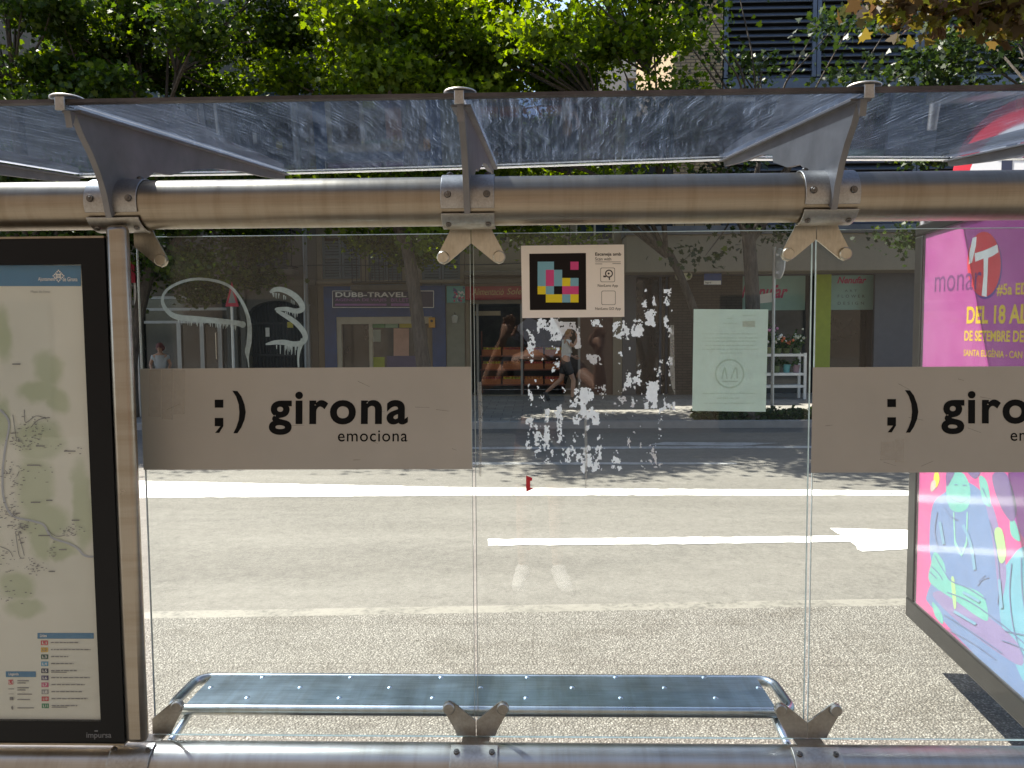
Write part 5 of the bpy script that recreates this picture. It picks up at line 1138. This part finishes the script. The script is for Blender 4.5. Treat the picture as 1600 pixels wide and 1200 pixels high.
def make_tree(seed, loc, trunk_h, lean, spread, height, nleaf, label, mat, cat='tree', group='street maples across the road', leafsize=.108, trunk_r=.14, clusters=46, tight=.36, cz=None, skirt=.0, offset=(0, 0)):
    """tapered trunk, forking limbs and a crown of clustered leaf-sized faces; coordinates local to the tree"""
    rng = np.random.default_rng(seed); q = random.Random(seed); L0 = Vector(loc)
    t = thing('street_tree', label, cat, loc, group)
    top = L0 + Vector((lean[0], lean[1], trunk_h)); mb = MB(); path = []
    for i in range(7):
        u = i / 6; path.append(L0 + Vector((lean[0] * u ** 1.4 + .04 * math.sin(5 * u + seed), lean[1] * u + .03 * math.cos(4 * u + seed), trunk_h * u)))
    mb.tube(path, [trunk_r * (1.35 - .35 * min(1, u * 4)) * (1 - .25 * u) for u in [i / 6 for i in range(7)]], 12); mb.build('trunk', M_bark, t, angle=60)
    cen = top + Vector((offset[0], offset[1], height * .42)); br = MB(); cl = []
    for k in range(clusters):
        while True:
            p = rng.uniform(-1, 1, 3)
            if .25 < np.linalg.norm(p) < 1: break
        p = p * (1 if q.random() < .35 else .9)
        c = cen + Vector((p[0] * spread[0], p[1] * spread[1], p[2] * height * .55 - (skirt if p[2] < 0 else 0) * abs(p[0]))); cl.append(c)
    nm = max(4, clusters // 7); mains = []
    for k in range(nm):
        c = cl[k * (clusters // nm) % clusters]; mid = top.lerp(c, .5) + Vector((q.uniform(-.3, .3), q.uniform(-.3, .3), q.uniform(.0, .5)))
        r0 = trunk_r * .5; br.tube([top - Vector((0, 0, .15)), top.lerp(mid, .55), mid, mid.lerp(c, .6), c], [r0, r0 * .75, r0 * .5, r0 * .3, r0 * .08], 7); mains.append(mid)
    for c in cl:
        m_ = min(mains, key=lambda a: (a - c).length); br.tube([m_, m_.lerp(c, .5) + Vector((q.uniform(-.2, .2), q.uniform(-.2, .2), q.uniform(0, .2))), c], [.028, .018, .006], 5)
    br.build('branch', M_bark, t, angle=60)
    w_ = np.array([q.uniform(.4, 1.5) for _ in cl]); cnt = (w_ / w_.sum() * nleaf).astype(int); pts = []
    for c, n in zip(cl, cnt):
        s = tight * q.uniform(.7, 1.3); o = rng.normal(size=(n, 3)) * [s, s, s * .42]; pts.append(o + np.array(c - L0))
    pts = np.concatenate(pts); me = leaf_mesh('crown', pts, leafsize, rng, mat); o = bpy.data.objects.new('crown', me); COL.objects.link(o); o.parent = t
    return t
TX = lambda px, Y: atY(px, 523, Y).x
make_tree(1, (TX(70, 14.9), 14.9, 0), 3.0, (-.2, .2), (2.7, 3.0), 8.0, 44000, 'dense green maple at the far left of the street row', M_leafB, clusters=84)
make_tree(2, (TX(196, 15.2), 15.2, 0), 3.1, (.5, .1), (2.8, 3.1), 8.0, 46000, 'maple second from the left, its trunk hidden by the map post', M_leafB, clusters=84, offset=(.9, .4))
make_tree(3, (TX(672, 14.6), 14.6, 0), 3.5, (-.5, 0), (2.8, 3.1), 6.8, 46000, 'forked trunk maple standing in front of the blue travel shop', M_leafA, trunk_r=.15, clusters=84, offset=(-.3, .6))
make_tree(4, (TX(1128, 15.6), 15.6, 0), 3.3, (-1.1, .1), (2.7, 3.2), 8.4, 44000, 'full bright maple leaning left above the coloured block sticker', M_leafA, clusters=76, trunk_r=.1, offset=(-2.1, -.9))
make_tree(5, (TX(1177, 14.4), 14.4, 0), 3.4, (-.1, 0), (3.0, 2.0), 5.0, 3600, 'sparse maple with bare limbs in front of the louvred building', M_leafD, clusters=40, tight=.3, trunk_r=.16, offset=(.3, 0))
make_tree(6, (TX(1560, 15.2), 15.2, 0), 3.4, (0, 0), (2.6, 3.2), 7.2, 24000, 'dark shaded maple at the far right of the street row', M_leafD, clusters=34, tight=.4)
# overhanging bough of a nearer tree at the top right
def bough():
    L0 = Vector((9.5, 5.0, 0)); t = thing('street_tree', 'nearer maple whose yellowing bough hangs into the top right corner', 'tree', L0)
    mb = MB(); mb.tube([L0, L0 + Vector((.05, .1, 1.6)), L0 + Vector((-.1, .2, 3.2)), L0 + Vector((-.5, .5, 4.6))], [.2, .16, .15, .12], 12); mb.build('trunk', M_bark, t, angle=60)
    br = MB(); rng = np.random.default_rng(21); q = random.Random(4); cl = []
    fork = L0 + Vector((-.5, .5, 4.6))
    for px, py, Y, n in ((1365, 6, 7.2, 34), (1410, 12, 7.2, 60), (1440, 2, 7.0, 60), (1462, 22, 7.1, 34), (1490, 4, 7.2, 80), (1530, 12, 7.3, 90), (1570, 20, 7.2, 100), (1602, 30, 7.4, 90), (1440, -40, 7.3, 120), (1520, -50, 7.2, 150), (1590, -30, 7.5, 140), (1640, -10, 7.2, 140), (1700, -40, 7, 160), (1560, -120, 7.4, 200)):
        c = atY(px, py, Y); cl.append((c, n)); mid = fork.lerp(c, .55) + Vector((0, 0, .25)); br.tube([fork, mid, c], [.05, .028, .006], 6)
    br.build('branch', M_bark, t, angle=60)
    pts = np.concatenate([rng.normal(size=(n, 3)) * [.13, .2, .09] + np.array(c - L0) for c, n in cl]); o = bpy.data.objects.new('crown', leaf_mesh('crown', pts, .13, rng, M_leafC, .4)); COL.objects.link(o); o.parent = t
bough()
# planting strip round the sparse maple
M_grass = m_leaf('low green planting', [(0, (.02, .04, .01)), (1, (.05, .08, .02))], .3)
rng = np.random.default_rng(8); n = 1500; xa, xb = TX(1085, 14.4), TX(1300, 14.4)
pts = np.stack([rng.uniform(xa, xb, n), rng.uniform(14.2, 14.75, n), np.abs(rng.normal(.06, .05, n))], 1)
o = bpy.data.objects.new('ground_cover', leaf_mesh('ground_cover', pts, .11, rng, M_grass)); COL.objects.link(o); o['kind'] = 'stuff'
# ================================================================== poles and street signs
PYp = 14.75; x = TX(1208, PYp)
M_galv = plain('pale galvanised pole', (.42, .42, .4), .4, .6)
ps = thing('sign_pole', 'thin pale pole carrying a sign seen edge on, before the flower shop', 'sign pole', (x, PYp, 0))
zt = atY(1208, 386, PYp).z; mb = MB(); mb.tube([(x, PYp, 0), (x, PYp, zt)], .032, 12); mb.build('pole', M_galv, ps)
za, zb_ = atY(1217, 388, PYp).z, atY(1217, 436, PYp).z
mb = MB(); mb.disc((x + .085, PYp, (za + zb_) / 2), (1, .05, 0), (za - zb_) / 2, .025, 32, .1); mb.box(x + .025, x + .086, PYp - .02, PYp + .02, za - .14, za - .1); mb.box(x + .025, x + .086, PYp - .02, PYp + .02, zb_ + .1, zb_ + .14); mb.build('sign_disc', M_white, ps)
PY2 = 15.2; x = TX(212, PY2)
bs = thing('bus_flag', 'grey and red flag sign on a thin pole behind the map post', 'sign', (x, PY2, 0))
mb = MB(); mb.tube([(x, PY2 + .05, 0), (x, PY2 + .05, atY(205, 384, PY2).z)], .03, 12); mb.build('pole', M_galv, bs)
q4 = rect(186, 391, 211, 408, PY2); mb = MB(); mb.box(q4[0], q4[1], PY2 - .02, PY2 + .02, q4[2], q4[3]); mb.build('panel', plain('grey sign', (.3, .3, .3), .5), bs, smooth=False)
q4 = rect(186, 409, 211, 442, PY2); mb = MB(); mb.box(q4[0], q4[1], PY2 - .02, PY2 + .02, q4[2], q4[3]); mb.build('panel', plain('deep red sign', (.3, .01, .03), .5), bs, smooth=False)
PY3 = 15.0; x = TX(362, PY3)
ts = thing('triangle_sign', 'red edged triangular road sign inside the graffiti loop', 'road sign', (x, PY3, 0))
mb = MB(); mb.tube([(x, PY3 + .05, 0), (x, PY3 + .05, atY(362, 446, PY3).z)], .03, 12); mb.build('pole', M_galv, ts)
A_, B_, C_ = [atY(*p, PY3) for p in ((362, 440), (352, 479), (373, 479))]; g3 = (A_ + B_ + C_) / 3
ins = [g3 + (p - g3) * .58 for p in (A_, B_, C_)]
mb = MB(); P3 = [A_, B_, C_]
for i in range(3): j = (i + 1) % 3; mb.prism([P3[i], P3[j], ins[j], ins[i]], (0, .02, 0))
mb.build('border', plain('red border', (.34, .012, .03), .5), ts, smooth=False)
mb = MB(); mb.prism([p + Vector((0, .004, 0)) for p in ins], (0, .012, 0)); mb.build('field', plain('grey sign field', (.16, .17, .16), .5), ts, smooth=False)
# ================================================================== flower stand
SY = 18.6; sx0, sx1 = TX(1120, SY), TX(1257, SY); zt = atY(1220, 553, SY).z; z2 = atY(1220, 583, SY).z; z3 = atY(1220, 602, SY).z
fs = thing('flower_stand', 'white slatted plant stand with three shelves outside the flower shop', 'plant stand', ((sx0 + sx1) / 2, SY + .2, 0))
for z in (zt, z2, z3):
    mb = MB()
    for i in range(5): mb.box(sx0, sx1, SY + .01 + i * .09, SY + .08 + i * .09, z - .03, z)
    mb.box(sx0, sx1, SY - .012, SY + .009, z - .06, z + .002); mb.build('shelf', M_white, fs, smooth=False)
for x_ in (sx0 - .062, sx1 + .002):
    for y_ in (SY - .01, SY + .4): mb = MB(); mb.box(x_, x_ + .06, y_, y_ + .06, 0, zt + .02); mb.build('leg', M_white, fs, smooth=False)
M_stem = m_leaf('pot plant leaf', [(0, (.03, .06, .015)), (1, (.09, .15, .04))], .4)
def pot(px, z, r, h, pcol_, fcol, lab, n=110, ph=.2, seed=0):
    p0 = atY(px, 560, SY + .2); t = thing('flower_pot', lab, 'flower pot', (p0.x, SY + .2, z), 'potted flowers on the white stand')
    mb = MB(); c_ = Vector((p0.x, SY + .2, z)); mb.tube([c_ + Vector((0, 0, .001)), c_ + Vector((0, 0, h * .86)), c_ + Vector((0, 0, h * .861)), c_ + Vector((0, 0, h))], [r * .72, r * .95, r * 1.06, r * 1.06], 16)
    mb.build('pot', plain('pot ' + lab[:14], pcol_, .5), t)
    rg = np.random.default_rng(seed); pts = rg.normal(size=(n, 3)) * [r * .7, r * .7, ph * .35] + [0, 0, h + ph * .45]
    o = bpy.data.objects.new('foliage', leaf_mesh('foliage', pts, .075, rg, M_stem)); COL.objects.link(o); o.parent = t
    if fcol:
        f = MB(); q = random.Random(seed)
        for _ in range(16): f.ball(c_ + Vector((q.gauss(0, r * .7), q.gauss(-.03, r * .6), h + ph * .5 + abs(q.gauss(0, ph * .35)))), q.uniform(.022, .04), 7, 5)
        f.build('flowers', plain('petals ' + lab[:12], fcol, .6, 0, .25, 30), t)
pot(1203, zt, .11, .16, (.2, .22, .1), (.5, .22, .36), 'tall pink and mauve flowers in an olive pot on the top shelf', 120, .62, 1)
pot(1215, zt + .001, .1, .13, (.12, .15, .06), (.6, .6, .55), 'white flowers with dark leaves beside the pink ones on the top shelf', 120, .26, 2)
pot(1228, zt, .1, .13, (.12, .14, .05), (.55, .14, .05), 'orange red flowers in the middle of the top shelf', 110, .22, 3)
pot(1244, zt, .11, .14, (.1, .14, .05), (.5, .52, .42), 'bushy green plant with pale buds at the right of the top shelf', 150, .3, 4)
pot(1178, zt, .11, .15, (.3, .2, .12), (.5, .1, .2), 'crimson flowers in a clay pot at the left of the top shelf', 120, .3, 5)
pot(1214, z2, .085, .17, (.1, .14, .05), None, 'small olive pot with green leaves on the middle shelf', 50, .14, 6)
pot(1229, z2, .095, .2, (.12, .36, .38), None, 'turquoise pot on the middle shelf', 30, .12, 7)
pot(1244, z2, .09, .19, (.36, .24, .28), None, 'dusty pink pot at the right of the middle shelf', 30, .12, 8)
pot(1190, z2, .09, .18, (.3, .3, .3), None, 'grey pot at the left of the middle shelf', 40, .14, 9)
# ================================================================== people
M_skin = plain('warm skin', (.42, .24, .165), .5, 0, .06, 20); M_shoe = plain('white trainers', (.7, .7, .68), .5, 0, .05)
def skin_mesh(name, joints, bones, mat, parent, root='pelvis', sub=2):
    """grow one continuous surface over a joint skeleton"""
    names = list(joints); idx = {n: i for i, n in enumerate(names)}
    me = bpy.data.meshes.new(name); me.from_pydata([joints[n][0] for n in names], [(idx[a], idx[b]) for a, b in bones], [])
    o = bpy.data.objects.new(name, me); COL.objects.link(o)
    sk = o.modifiers.new('skin', 'SKIN'); sk.use_smooth_shade = True; sd_m = o.modifiers.new('sub', 'SUBSURF'); sd_m.levels = sub; sd_m.render_levels = sub
    lay_ = me.skin_vertices[0] if me.skin_vertices else None
    for n in names:
        r = joints[n][1]; r = r if isinstance(r, tuple) else (r, r); v = lay_.data[idx[n]]; v.radius = r; v.use_root = (n == root)
    bpy.context.view_layer.update(); dg = bpy.context.evaluated_depsgraph_get()
    m2 = bpy.data.meshes.new_from_object(o.evaluated_get(dg)); m2.name = name; bpy.data.objects.remove(o)
    m2.materials.clear(); m2.materials.append(mat); m2.polygons.foreach_set('use_smooth', [True] * len(m2.polygons))
    o = bpy.data.objects.new(name, m2); COL.objects.link(o); o.parent = parent; return o
def hand_tubes(mb, wrist, d, side, palm, s=1., curl=.5, hold=None):
    """palm and five separate bent fingers; d = hand direction, palm = the palm's outward normal, side = towards the thumb"""
    w_, d, side, palm = Vector(wrist), Vector(d).normalized(), Vector(side).normalized(), Vector(palm).normalized()
    mb.tube([w_ - d * .02 * s, w_ + d * .02 * s, w_ + d * .06 * s, w_ + d * .092 * s], [.021 * s, .027 * s, .031 * s, .022 * s], 10)
    mb.tube([w_ + d * .03 * s + side * .018 * s, w_ + d * .085 * s + side * .02 * s], [.015 * s, .013 * s], 8); mb.tube([w_ + d * .03 * s - side * .02 * s, w_ + d * .08 * s - side * .024 * s], [.015 * s, .012 * s], 8)
    for i, (off, ln) in enumerate(((.027, .072), (.009, .082), (-.010, .076), (-.028, .058))):
        b = w_ + d * (.085 - .004 * abs(i - 1)) * s + side * off * s; p = [b]; a = .15
        for seg_ in (.45, .32, .25):
            a += curl * (.55 + .1 * i); p.append(p[-1] + (d * math.cos(a) + palm * math.sin(a)) * ln * seg_ * s)
        mb.tube(p, [.0098 * s, .009 * s, .0082 * s, .0062 * s], 8); mb.ball(p[-1], .0062 * s, 8, 5)
    b = w_ + d * .025 * s + side * .022 * s; t1 = b + (d * .6 + side * .75 + palm * .2).normalized() * .036 * s; t2 = t1 + (d * .9 + side * .2 + palm * .4).normalized() * .03 * s; t3 = t2 + (d * .95 - side * .1 + palm * .4).normalized() * .024 * s
    mb.tube([b, t1, t2, t3], [.0135 * s, .0115 * s, .0095 * s, .007 * s], 8); mb.ball(t3, .007 * s, 8, 5)
def person(name, label, loc, heading, pose, shirt, short_col, hair_col, shoes, hgt=1.0, trousers=False, sleeve=.5):
    """heading: angle of the facing direction in plan; pose gives the hands and feet in body axes (right, forward, up)"""
    t = thing(name, label, 'person', loc); f = Vector((math.cos(heading), math.sin(heading), 0)); r_ = Vector((f.y, -f.x, 0)); Z = Vector((0, 0, 1))
    W = lambda p: (r_ * p[0] + f * p[1] + Z * p[2]) * hgt
    g_ = pose; pel = Vector(g_['pelvis']); ch = Vector(g_['chest']); nk = Vector(g_['neck']); hd = Vector(g_['head'])
    J = {}
    def add(n, p, r): J[n] = (W(Vector(p)), (r[0] * hgt, r[1] * hgt) if isinstance(r, tuple) else r * hgt)
    add('pelvis', pel, (.135, .105)); add('waist', pel.lerp(ch, .45), (.125, .095)); add('chest', ch, (.15, .108)); add('upper', ch.lerp(nk, .6), (.125, .085)); add('neck', nk, .055); add('skull_base', nk.lerp(hd, .45), .06)
    add('head', hd, (.078, .092)); add('crown', hd + Vector((0, 0, .085)), (.066, .078))
    bones = [('pelvis', 'waist'), ('waist', 'chest'), ('chest', 'upper'), ('upper', 'neck'), ('neck', 'skull_base'), ('skull_base', 'head'), ('head', 'crown')]
    for s, sg_ in (('l', -1), ('r', 1)):
        sh = ch.lerp(nk, .55) + Vector((sg_ * .175, 0, -.01)); el, wr = Vector(g_['elbow_' + s]), Vector(g_['wrist_' + s])
        add('shoulder_' + s, sh, .058); add('elbow_' + s, el, .04); add('forearm_' + s, el.lerp(wr, .3), .041); add('wrist_' + s, wr, .026)
        bones += [('upper', 'shoulder_' + s), ('shoulder_' + s, 'elbow_' + s), ('elbow_' + s, 'forearm_' + s), ('forearm_' + s, 'wrist_' + s)]
        hp = pel + Vector((sg_ * .085, 0, -.05)); kn, an, to = Vector(g_['knee_' + s]), Vector(g_['ankle_' + s]), Vector(g_['toe_' + s])
        add('hip_' + s, hp, .095); add('thigh_' + s, hp.lerp(kn, .5), .078); add('knee_' + s, kn, .054); add('calf_' + s, kn.lerp(an, .3), .056); add('ankle_' + s, an, .034); add('toe_' + s, to, .032)
        bones += [('pelvis', 'hip_' + s), ('hip_' + s, 'thigh_' + s), ('thigh_' + s, 'knee_' + s), ('knee_' + s, 'calf_' + s), ('calf_' + s, 'ankle_' + s), ('ankle_' + s, 'toe_' + s)]
    body = skin_mesh('body', J, bones, M_skin, t)
    # face and hands join the body mesh
    fm = MB(); up = Vector((0, 0, 1)); look = Vector(g_.get('look', (0, 1, 0))).normalized(); lr = look.cross(up).normalized()
    fm.tube([W(hd + look * .078 + up * .035), W(hd + look * .1 + up * .012), W(hd + look * .108 - up * .004), W(hd + look * .085 - up * .014)], [.008 * hgt, .011 * hgt, .014 * hgt, .009 * hgt], 8)
    fm.ball(W(hd + look * .055 - up * .075), .035 * hgt, 12, 8)
    for s_ in (-1, 1): fm.ball(W(hd + lr * s_ * .083 - look * .005 + up * .0), .025 * hgt, 10, 6, (.5, .9, 1.2))
    for s in 'lr':
        wr, el = Vector(g_['wrist_' + s]), Vector(g_['elbow_' + s]); d = Vector(g_.get('hand_' + s, wr - el)).normalized(); sd2 = Vector(g_.get('thumb_' + s, (0, 1, 0))); sd2 = (sd2 - d * sd2.dot(d)).normalized(); pl = d.cross(sd2) * (1 if s == 'l' else -1)
        q = lambda v: r_ * v[0] + f * v[1] + Z * v[2]
        hand_tubes(fm, W(wr), q(d), q(sd2), q(pl), hgt * 1.0, g_.get('curl_' + s, .45))
    bm = bmesh.new(); bm.from_mesh(body.data); tmp = bpy.data.meshes.new('tmp'); tmp.from_pydata(fm.v, [], fm.f); bm.from_mesh(tmp); bm.to_mesh(body.data); bm.free(); bpy.data.meshes.remove(tmp)
    body.data.polygons.foreach_set('use_smooth', [True] * len(body.data.polygons))
    eye = MB()
    for s_ in (-1, 1): eye.ball(W(hd + look * .083 + lr * s_ * .031 + up * .02), .009 * hgt, 8, 5)
    eye.tube([W(hd + look * .09 + lr * -.022 - up * .045), W(hd + look * .095 - up * .043), W(hd + look * .09 + lr * .022 - up * .045)], .004 * hgt, 6)
    q_ = eye.build('face_marks', plain('dark features', (.08, .03, .025), .4), None); q_.parent = t
    # hair: a cap over crown and nape
    hm = MB(); c_ = hd + up * .03 - look * .018
    for rr_h, off in ((.102, (0, 0, .018)), (.09, (-.03, -.03, -.03)), (.088, (.03, -.03, -.03)), (.08, (0, -.045, -.055))):
        o3 = lr * off[0] + look * off[1] + up * off[2]; hm.ball(W(c_ + o3), rr_h * hgt, 16, 10, (.92, 1, .98))
    hm.v = [v for v in hm.v]; hb = hm.build('hair', plain('hair', hair_col, .6, 0, .25, 60), None); hb.parent = t
    # clothes: the same skeleton, grown a little fatter over the parts they cover
    def cover(keys, grow, nm, mat, root, extra={}):
        J2 = {k: (J[k][0], tuple(x + grow * hgt for x in (J[k][1] if isinstance(J[k][1], tuple) else (J[k][1], J[k][1])))) for k in keys if k in J}; J2.update(extra)
        bb = [(a, b) for a, b in bones if a in J2 and b in J2] + [b for b in g_.get('x_' + nm, []) if b[0] in J2 and b[1] in J2]; return skin_mesh(nm, J2, bb, mat, t, root)
    ex = {}; xb = []
    for s in 'lr':
        a, b = J['shoulder_' + s][0], J['elbow_' + s][0]; ex['sleeve_' + s] = (a.lerp(b, sleeve), (.058 * hgt, .058 * hgt)); xb.append(('shoulder_' + s, 'sleeve_' + s))
    ex['hem'] = (J['pelvis'][0] + Z * .03 * hgt, (.15 * hgt, .122 * hgt)); xb.append(('waist', 'hem')); g_['x_shirt'] = xb
    cover(['waist', 'chest', 'upper', 'shoulder_l', 'shoulder_r'], .014, 'shirt', shirt, 'chest', ex)
    ex = {}; xb = []
    for s in 'lr':
        a, b = J['thigh_' + s][0], J['knee_' + s][0]
        if trousers: pass
        else: ex['cuff_' + s] = (a.lerp(b, .45), (.088 * hgt, .088 * hgt)); xb.append(('thigh_' + s, 'cuff_' + s))
    ex['band'] = (J['pelvis'][0] + Z * .09 * hgt, (.135 * hgt, .108 * hgt)); xb.append(('pelvis', 'band')); nm = 'trousers' if trousers else 'shorts'; g_['x_' + nm] = xb
    cover(['pelvis', 'hip_l', 'hip_r', 'thigh_l', 'thigh_r'] + (['knee_l', 'knee_r', 'calf_l', 'calf_r', 'ankle_l', 'ankle_r'] if trousers else []), .016, nm, short_col, 'pelvis', ex)
    for s in 'lr':
        an, to = J['ankle_' + s][0], J['toe_' + s][0]; sm = MB(); dn = Vector((0, 0, -.012 * hgt)); dd = (to - an); dd.z = 0; dd.normalize()
        sm.tube([an - dd * .05 * hgt + dn, an + dd * .01 * hgt + dn * .4, an.lerp(to, .6) + dn, to + dn, to + dd * .05 * hgt + dn], [.03 * hgt, .05 * hgt, .047 * hgt, .043 * hgt, .02 * hgt], 12); q2 = sm.build('shoe', shoes, None); q2.parent = t
    return t
walk = dict(pelvis=(0, 0, .93), chest=(0, .02, 1.27), neck=(0, .03, 1.47), head=(0, .06, 1.6), look=(0, 1, -.1),
    elbow_r=(.25, .16, 1.26), wrist_r=(.12, .26, 1.46), hand_r=(-.3, -.2, 1), elbow_l=(-.24, -.03, 1.12), wrist_l=(-.22, .2, 1.02),
    knee_l=(-.09, -.1, .5), ankle_l=(-.08, -.46, .2), toe_l=(-.08, -.4, .06), knee_r=(.09, .17, .5), ankle_r=(.09, .14, .085), toe_r=(.09, .29, .04))
wy = 18.3; wp = atY(884, 620, wy)
person('person', 'person in a white T-shirt and black shorts walking past the shops, hand raised to face', (wp.x, wy, 0), R(4), walk, plain('white cotton', (.68, .68, .68), .8), plain('black shorts cloth', (.012, .012, .014), .7), (.3, .16, .06), plain('black trainers', (.03, .03, .03), .6), 1.04)
sit = dict(pelvis=(0, 0, .9), chest=(0, .02, 1.24), neck=(0, .03, 1.44), head=(0, .06, 1.57), look=(.2, 1, -.1),
    elbow_r=(.25, .0, 1.12), wrist_r=(.2, .2, 1.0), elbow_l=(-.25, .0, 1.12), wrist_l=(-.2, .18, .98),
    knee_l=(-.1, .03, .49), ankle_l=(-.1, 0, .085), toe_l=(-.11, .15, .04), knee_r=(.1, .03, .49), ankle_r=(.1, 0, .085), toe_r=(.11, .15, .04))
py_ = 17.6; pp = atY(252, 600, py_)
person('person', 'person in a pale shirt standing before the dark shopfront at the left, behind the banner', (pp.x, py_, 0), R(-70), sit, plain('pale grey cotton', (.4, .42, .44), .8), plain('dark blue denim', (.03, .04, .08), .8), (.12, .03, .03), plain('dark shoes', (.03, .03, .03), .6), .86, trousers=True)

# the photographer stands just behind the camera and shows as a faint reflection in the panes
shoot = dict(pelvis=(0, -.06, .95), chest=(0, -.03, 1.29), neck=(0, .0, 1.49), head=(0, .03, 1.63), look=(0, 1, -.05),
    elbow_r=(.36, .16, 1.24), wrist_r=(.33, .38, 1.47), hand_r=(.02, .1, 1), thumb_r=(-1, .2, 0), elbow_l=(-.33, .12, 1.26), wrist_l=(-.21, .36, 1.55), hand_l=(.4, .2, 1), thumb_l=(1, .3, .2),
    knee_l=(-.1, .0, .5), ankle_l=(-.11, -.02, .085), toe_l=(-.14, .14, .04), knee_r=(.1, .0, .5), ankle_r=(.11, -.02, .085), toe_r=(.15, .14, .04))
person('person', 'photographer in a dark shirt and pale shorts, mirrored faintly in the middle pane', (.05, -.46, 0), R(90), shoot, plain('dark cotton', (.02, .02, .024), .8), plain('sand coloured cotton', (.4, .35, .27), .8), (.05, .035, .025), M_shoe, 1.02)
mb = MB(); mb.prism([(-.15, -.09, 1.60), (.12, -.11, 1.46), (.2, -.1, 1.60), (-.02, -.08, 1.70)], (.003, -.012, 0)); tag(mb.build('paper_sheet', plain('bluish white paper', (.6, .63, .75), .7), smooth=False), 'folded bluish white papers held by the mirrored photographer', 'paper')
